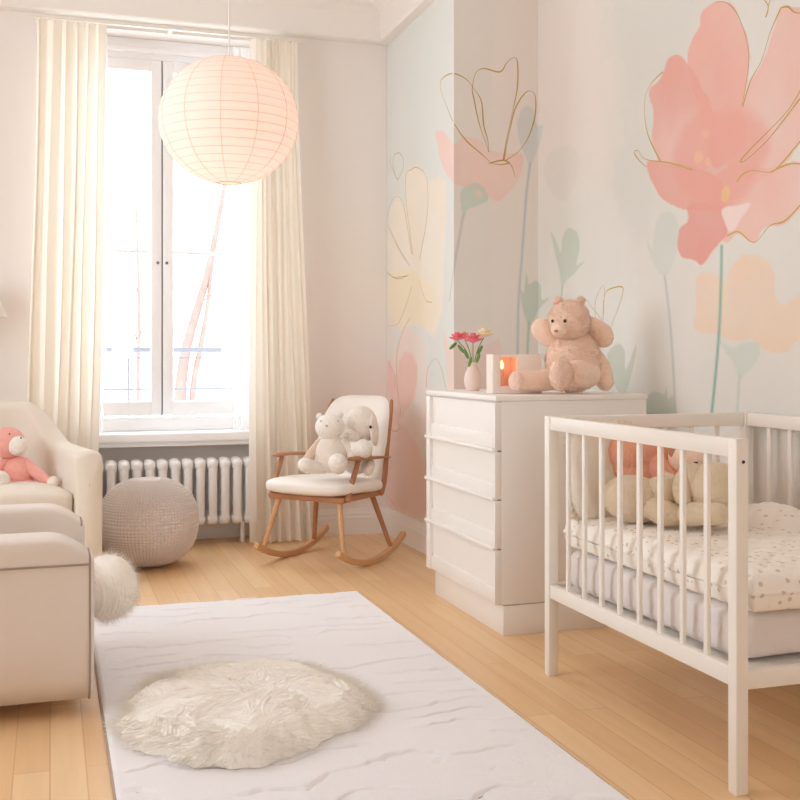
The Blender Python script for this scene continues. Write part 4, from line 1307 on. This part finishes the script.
tag(g.build('cot_mattress', M['sheet'], off=((mx0 + mx1) / 2, (my0 + my1) / 2, .31), sharp=None), 'mattress in a pale grey fitted sheet inside the cot', 'mattress')


def dot_mat():
    m = mat('dotted quilt cotton', (244, 238, 230), .92)
    nt = m.node_tree; p = nt.nodes['Principled BSDF']; L = nt.links.new
    tc = nt.nodes.new('ShaderNodeTexCoord'); vo = nt.nodes.new('ShaderNodeTexVoronoi'); vo.inputs['Scale'].default_value = 34; vo.inputs['Randomness'].default_value = .75
    cr = nt.nodes.new('ShaderNodeValToRGB'); cr.color_ramp.elements[0].position = .20; cr.color_ramp.elements[1].position = .25
    cr.color_ramp.elements[0].color = lin((216, 200, 180)) + (1,); cr.color_ramp.elements[1].color = lin((246, 240, 232)) + (1,)
    L(tc.outputs['Object'], vo.inputs[0]); L(vo.outputs['Distance'], cr.inputs[0]); L(cr.outputs[0], p.inputs['Base Color'])
    return m


M['dots'] = dot_mat()
# quilt: pillowy slab with diamond quilting, drooping edges
nu_, nv_ = 130, 190
qx0, qx1, qy0, qy1 = mx0 - .0, mx1 + .0, my0 - .005, my1 - .0
U, V_ = np.meshgrid(np.linspace(-1, 1, nu_), np.linspace(-1, 1, nv_), indexing='ij')
edge = np.maximum(np.abs(U) ** 14, np.abs(V_) ** 22)
rr = np.clip(1 - edge, 0, 1) ** .5
X = (qx0 + qx1) / 2 + (qx1 - qx0) / 2 * U; Y = (qy0 + qy1) / 2 + (qy1 - qy0) / 2 * V_
PP = np.stack([X, Y], -1)
q1, q2 = (X + Y) / .10, (X - Y) / .10
puff = (np.abs(np.sin(math.pi * q1)) * np.abs(np.sin(math.pi * q2))) ** .5
Zt = .505 + .045 * rr + .006 * puff * rr + .02 * (fbm(PP, 4, 5) - .5) + .05 * np.exp(-((X - 2.28) ** 2 / .02 + (Y - 3.0) ** 2 / .03)) * 1.2
Zb = .478 - .035 * rr + .006 * np.sin(X * 30) * 0 - .03
Zb = .492 - .042 * np.clip(rr * 1.5, 0, 1)
g = G(); g.grid(np.stack([X, Y, Zt], -1)); g.grid(np.stack([X, Y, Zb + .008 * (fbm(PP, 6, 15) - .5)], -1), flip=True)
# stitch the rim
def rim(Zv): return np.concatenate([np.stack([X, Y, Zv], -1)[:, 0], np.stack([X, Y, Zv], -1)[-1, 1:], np.stack([X, Y, Zv], -1)[-2::-1, -1], np.stack([X, Y, Zv], -1)[0, -2:0:-1]])
ra, rb = rim(Zt), rim(Zb)
cen_ = np.array([(qx0 + qx1) / 2, (qy0 + qy1) / 2, 0]); md = (ra + rb) / 2
out_ = md - cen_; out_[:, 2] = 0; out_ /= np.linalg.norm(out_, axis=1)[:, None]
g.grid(np.stack([ra, md + out_ * .006, rb], 1), wrapu=True)
tag(g.build('quilt', M['dots'], off=((qx0 + qx1) / 2, (qy0 + qy1) / 2, .46), sharp=None), 'puffy white quilt with small beige dots covering the cot mattress', 'quilt')
# pillow standing at the far end
pcn = (1.82, 3.295, .70)
def pil(P):
    x, z = P[..., 0] / .17, P[..., 2] / .175
    k = 1 - .5 * np.clip(np.maximum(np.abs(x), np.abs(z)) - .8, 0, .2) / .2
    return np.stack([P[..., 0], P[..., 1] * k + .006 * np.sin(P[..., 0] * 50 + P[..., 2] * 31), P[..., 2]], -1)
g = G(); g.sup(pcn, (.15, .040, .165), .5, .55, M=rotm(R(-8), 0, R(4)), nu=60, nv=40, fn=pil)
pr = np.linspace(0, 2 * math.pi, 160, endpoint=False)
fx = np.sign(np.cos(pr)) * np.abs(np.cos(pr)) ** .5 * .152; fz = np.sign(np.sin(pr)) * np.abs(np.sin(pr)) ** .5 * .167
r0 = np.stack([fx * .97, 0 * fx, fz * .97], -1); r1 = np.stack([fx * 1.09, .008 * np.sin(pr * 34), fz * 1.09], -1)
g2 = np.stack([r0, (r0 + r1) / 2 + np.stack([0 * pr, .004 * np.sin(pr * 34 + 1), 0 * pr], -1), r1], 1) @ rotm(R(-8), 0, R(4)).T + np.array(pcn)
g.grid(g2, wrapu=True)
tag(g.build('pillow', M['pillow'], off=(pcn[0], pcn[1], .54), sharp=None), 'ivory pillow with ruffled edge standing at the far end of the cot', 'pillow')

d = 3.66
plush('plush_rabbit', 'coral plush propped against the pillow behind the tan toys in the cot', at(640, 500, d), [
    E('body', at(643, 470, d + .06), (.13, .09, .12), 'orangepink'),
    E('head', at(634, 452, d + .04), (.10, .085, .085), 'orangepink'),
    T_('arm', [at(655, 465, d), at(668, 476, d - .03), at(680, 484, d - .05)], [.045, .042, .035], 'orangepink'),
    E('flower_patch', at(663, 469, d - .045), (.022, .010, .014), 'pinkpad'),
])
plush('plush_mouse', 'pale pink plush peeking over the tan toys in the cot', at(690, 500, 3.62), [
    E('head', at(690, 457, 3.62), (.075, .065, .062), 'pinkfur'),
    E('body', at(694, 480, 3.65), (.085, .07, .08), 'pinkfur'),
    E('ear', at(676, 450, 3.60), (.03, .012, .03), 'nose'), E('ear', at(706, 446, 3.64), (.028, .012, .028), 'tan'),
    E('eye', at(696, 463, 3.555), (.008, .004, .004), 'dark'),
])
d = 3.50
plush('plush_dog', 'tan plush lying on the quilt, left of two behind the cot bars', at(640, 520, d), [
    E('body', at(634, 499, d), (.105, .10, .078), 'tan', rot=(0, 8, -20)),
    E('head', at(660, 498, d - .03), (.065, .065, .07), 'tan'),
    T_('leg', [at(652, 508, d - .08), at(664, 513, d - .11), at(673, 515, d - .12)], [.036, .042, .036], 'tan'),
    T_('leg', [at(664, 478, d), at(676, 484, d - .03), at(681, 496, d - .04)], [.022, .025, .025], 'tan'),
])
d = 3.34
plush('plush_dog', 'tan plush lying on the quilt, right of two behind the cot bars', at(710, 525, d), [
    E('body', at(716, 492, d + .04), (.10, .10, .095), 'tan'),
    E('head', at(694, 490, d + .06), (.066, .07, .085), 'tan'),
    T_('leg', [at(690, 514, d), at(704, 514, d - .06), at(718, 514, d - .09)], [.04, .034, .034], 'tan'),
    T_('ear', [at(686, 468, d + .06), at(682, 484, d + .02), at(684, 500, d)], [.018, .024, .022], 'tan'),
])

# ------------------------------------------------------------------ pink toy in the far armchair
d = 5.33
plush('plush_monkey', 'salmon pink plush with pale face seated in the far armchair', at(20, 489, d), [
    E('body', at(19, 474, d), (.075, .07, .09), 'pink'),
    E('head', at(8, 443, d - .01), (.082, .078, .078), 'pink'),
    E('face', at(18, 446, d - .055), (.048, .040, .048), 'creamfur', rot=(0, 10, -20), label='pale muzzle'),
    E('eye', at(9.5, 434, d - .088), (.004, .004, .004), 'dark'), E('eye', at(21, 438, d - .098), (.004, .004, .004), 'dark'),
    T_('arm', [at(25, 463, d), at(38, 474, d - .03), at(48, 481, d - .05)], [.028, .028, .022], 'pink'),
    E('paw', at(53, 482, d - .06), (.028, .024, .030), 'creamfur', rot=(0, 20, 0), label='cream paw'),
    T_('arm', [at(8, 462, d), at(-2, 468, d - .03), at(-6, 474, d - .05)], [.028, .026, .024], 'pink'),
    T_('leg', [at(8, 483, d - .04), at(0, 482, d - .14)], [.034, .036], 'pink'),
    E('foot', at(1, 481, d - .19), (.040, .025, .050), 'creamfur', label='cream foot'),
    T_('leg', [at(24, 484, d - .02), at(34, 487, d - .06)], [.032, .026], 'pink'),
])

# ------------------------------------------------------------------ paper lantern
LC = at(229, 121, 4.2); ra_, rz2 = .270, .246
la = empty('paper_lantern', (LC.x, LC.y, LC.z), 'round cream paper lantern hanging in front of the window', 'pendant lamp')
nr = 21
th_ = np.linspace(math.radians(-80), math.radians(80), nr * 6 + 1)
kk = np.linspace(0, nr, nr * 6 + 1); bul = .0022 * np.abs(np.sin(math.pi * kk)) - .001
prof = np.c_[(ra_ + bul) * np.cos(th_), rz2 * np.sin(th_) / math.sin(math.radians(80)) * .985]
g = G(); g.lathe(prof, tuple(LC), 96); shd = g.build('shade', M['paper'], la, sharp=None)
M['wire'] = mat('lantern wire', (226, 206, 190), .6)
g = G()
for i in range(0, nr + 1):
    t = th_[i * 6]; r_ = ra_ * math.cos(t) - .0012; zz = rz2 * math.sin(t) / math.sin(math.radians(80)) * .985
    a = np.linspace(0, 2 * math.pi, 72, endpoint=False)
    g.tube(np.stack([LC.x + r_ * np.cos(a), LC.y + r_ * np.sin(a), np.full(72, LC.z + zz)], -1), .0011 if 0 < i < nr else .0028, 6, closed=True)
g.build('wire_frame', M['wire'], shd, sharp=None)
g = G()
for k in range(12):
    a = k * math.pi / 6 + .25
    g.tube([(LC.x + (p[0] + .0006) * math.cos(a), LC.y + (p[0] + .0006) * math.sin(a), LC.z + p[1]) for p in prof[::2]], .0010, 6, cap='flat')
g.build('paper_seam', M['wire'], shd, sharp=None)
g = G(); g.tube([(LC.x, LC.y, LC.z + .06), (LC.x, LC.y, ZC - .02)], .003, 8, cap='flat'); g.build('cord', M['trim'], la)
g = G(); g.lathe([(0, 0), (.045, 0), (.045, -.018), (.02, -.03), (0, -.03)], (LC.x, LC.y, ZC), 24); g.build('ceiling_rose', M['trim'], la)
g = G(); g.sup((LC.x, LC.y, LC.z - .0), (.032, .032, .042), nu=20, nv=14); g.build('bulb', M['bulb'], la, sharp=None)
l = bpy.data.lights.new('lantern_light', 'POINT'); l.energy = .85; l.color = (1, .90, .82); l.shadow_soft_size = .05
lo = bpy.data.objects.new('lantern_light', l); COL.objects.link(lo); lo.location = (LC.x, LC.y, LC.z - .07)

# ------------------------------------------------------------------ wall lamp at the left
lx = -.385; ly = 6.20; lz = 1.315
wl = empty('wall_lamp', (lx, YB, lz), 'white cone-shaded wall lamp just left of the curtain', 'wall lamp')
M['shade'] = mat('white shade fabric', (250, 246, 242), .8, transl=.4)
g = G(); g.lathe([(.168, 0), (.165, .002), (.085, .19), (.083, .19), (.164, .001), (.168, 0)], (lx, ly, lz), 40); g.build('lamp_shade', M['shade'], wl)
g = G(); g.tube([(lx, ly, lz + .08), (lx, ly, lz - .03), (lx, ly + .05, lz - .06), (lx, YB - .01, lz - .06)], .006, 10, smooth=5); g.lathe([(0, 0), (.04, 0), (.04, .01), (0, .012)], (lx, YB, lz - .06), 24, rotm(R(90))); g.sup((lx, ly, lz + .09), (.025, .025, .035), nu=16, nv=12)
g.build('arm', M['brass'], wl)
